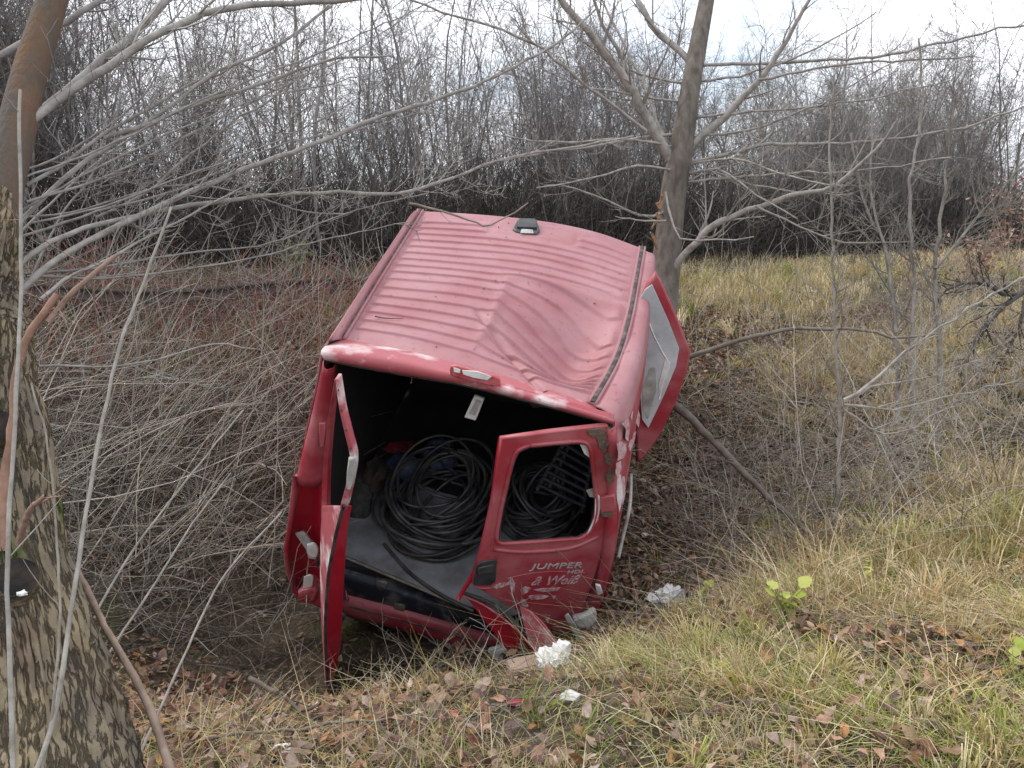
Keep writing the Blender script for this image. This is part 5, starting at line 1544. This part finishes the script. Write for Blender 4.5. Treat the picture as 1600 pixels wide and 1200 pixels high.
def seedling(px, py, y, nleaf, size, hgt, label):
    p = at_y(px, py, y); p[2] = h1(p[0], p[1])
    root = empty('leafy_seedling', p, label, 'plant')
    T = Tubes(); tops = []
    for i in range(max(1, nleaf // 3)):
        a = random.uniform(0, 6.28); P = [(0, 0, -.02), (math.cos(a) * hgt * .2, math.sin(a) * hgt * .2, hgt * .55), (math.cos(a) * hgt * .45, math.sin(a) * hgt * .45, hgt * random.uniform(.85, 1.1))]
        P = resample(np.array(P), 6); T.add(P, np.linspace(.0025, .0012, 6), 5, (.6, .6, .35)); tops += list(P[2:])
    link('stem', T.mesh('stem'), M['twig'], root)
    for i in range(nleaf):
        o = bpy.data.objects.new('leaf', lf[i % 3]); COL.objects.link(o); o.parent = root
        o.location = Vector(tops[i % len(tops)]) + Vector(rng.normal(0, .012, 3)); s = size * random.uniform(.7, 1.15); o.scale = (s, s, s)
        o.rotation_euler = (random.uniform(-.7, .5), random.gauss(0, .35), random.uniform(0, 6.28))


seedling(1222, 1000, 3.4, 16, .065, .17, 'largest yellow green seedling with broad leaves in the brown grass')
seedling(1352, 945, 3.75, 7, .06, .20, 'slim upright yellow green seedling growing beyond the broad leaved one')
seedling(1095, 945, 4.1, 6, .06, .14, 'pale green seedling beside the crumpled white bag')
seedling(1590, 1080, 2.75, 8, .05, .12, 'bright yellow leaved seedling at the outer edge of the near grass')

# ------------------------------------------------------------------ debris
def on_ground(px, py, y):
    p = at_y(px, py, y); p[2] = h1(p[0], p[1]); return p


def ground_hit(px, py):
    r = ray(px, py); t = 1.2
    while t < 14:
        p = EYE + r * t
        if p[2] < h1s(p[0], p[1]): return np.array([p[0], p[1], h1(p[0], p[1])])
        t += .02
    return EYE + r * 5


p = ground_hit(870, 1055); lump('plaster_lump', p + np.array([0, 0, .045]), (.078, .065, .085), M['foam'], 'bright white jagged plaster lump below the torn corner of the rear door', 'rubble', 2, .6, 4, jag=.45)
p = ground_hit(822, 1058)
bm = bmesh.new(); bmesh.ops.create_cube(bm, size=1); bmesh.ops.scale(bm, vec=(.18, .10, .085), verts=bm.verts)
bmesh.ops.subdivide_edges(bm, edges=bm.edges[:], cuts=4)
for v in bm.verts: v.co += Vector((noise.noise(v.co * 30), noise.noise(v.co * 30 + Vector((9, 0, 0))), noise.noise(v.co * 30 + Vector((0, 9, 0))))) * .010
bmesh.ops.bevel(bm, geom=[e for e in bm.edges if e.calc_face_angle(0) > .8], offset=.008, segments=2, affect='EDGES')
me = bpy.data.meshes.new('brick'); bm.to_mesh(me); bm.free()
o = link('brick', me, M['brick'], None, False); o.location = Vector(p) + Vector((0, 0, .075)); o.rotation_euler = (.1, -.12, .25)
tag(o, 'broken pale pink brick lying against the white plaster lump', 'brick')
p = ground_hit(1045, 945); lump('crumpled_bag', p + np.array([0, 0, .04]), (.10, .08, .07), M['white'], 'crumpled white plastic bag on the slope right of the lamp cluster', 'bag', 5, .65, 4, jag=.5)
p = ground_hit(780, 1030); lump('plastic_shard', p + np.array([0, 0, .03]), (.06, .05, .045), M['grey_plastic'], 'grey shard of lamp plastic under the bent foot of the rear door', 'debris', 9, .5, 2)
SC = [(890, 1100, .035, .02, 'flat white scrap lying below the bright plaster lump'), (1186, 862, .02, .015, 'white scrap on the dark slope above the seedlings'),
      (1010, 915, .018, .016, 'small white crumb beside the crumpled bag'), (1008, 842, .03, .01, 'narrow white splinter on the dark twigs beside the rubbing strip'),
      (1570, 730, .02, .012, 'white scrap far out on the right bank'), (1590, 1165, .018, .014, 'white scrap in the near grass at the outer corner'),
      (606, 1058, .016, .012, 'white scrap caught on a stalk beneath the rear beam'), (450, 1185, .05, .02, 'pale scrap half buried on the near lip of the ditch'),
      (176, 808, .016, .012, 'white fleck in the brush to the right of the old trunk'), (36, 935, .011, .008, 'white fleck stuck under the sawn stub of the old trunk')]
for i, (px, py, s, h, lb) in enumerate(SC):
    p = ground_hit(px, py) if px > 100 else at_depth(px, py, 2.02)
    lump('white_scrap', np.array(p) + np.array([0, 0, .012]), (s, s * .8, h), M['white'], lb, 'scrap', 20 + i, .6, 2, jag=.5)
for i, (px, py, lb) in enumerate([(806, 1104, 'red plastic lens fragment on the near lip below the plaster lump'), (700, 1112, 'small red paint flake on the near lip of the ditch')]):
    p = ground_hit(px, py); lump('red_fragment', p + np.array([0, 0, .01]), (.035, .02, .008), M['lens_red'], lb, 'fragment', 40 + i, .5, 2, jag=.4)
# two twigs fallen on the roof
for pts, lb in (([(586, 494), (600, 497), (630, 498)], 'short dark twig lying on the ribbed roof of the van'),):
    T = Tubes(); P = resample(np.array([wld(on(px, py, 2, .035)) for px, py in pts]), 8); T.add(P, np.linspace(.004, .002, 8), 5, (.2, .18, .16))
    tag(link('roof_twig', T.mesh('roof_twig'), M['twig']), lb, 'twig')
T = Tubes(); traced(T, [(640, 318), (672, 325), (740, 345), (760, 352), (800, 335), (825, 318)], 5.4, 5.4, 4, 2, 6, 16, (.7, .66, .6), 2, .15)
tag(link('roof_twig', T.mesh('roof_twig'), M['twig']), 'bent bare twig arching over the front edge of the van roof', 'twig')

# crumbs of leaf and bark lying on the van roof
pr_ = []
for i in range(46):
    a_, b_ = random.randint(8, NU - 9), random.randint(30, NV - 30)
    pr_.append(wld(coons[b_, a_]) + np.array([0, -.002, .006]))
k_ = len(pr_)
V, Fc, C = leaf_arrays(np.array(pr_), rng.uniform(.003, .013, k_), .35, pick(DEAD, k_, .3) * .8)
tag(link('roof_litter', np_mesh('roof_litter', V, Fc, C), M['deadleaf'], None, False), 'crumbs of dead leaf and bark scattered on the van roof', None, None, 'stuff')
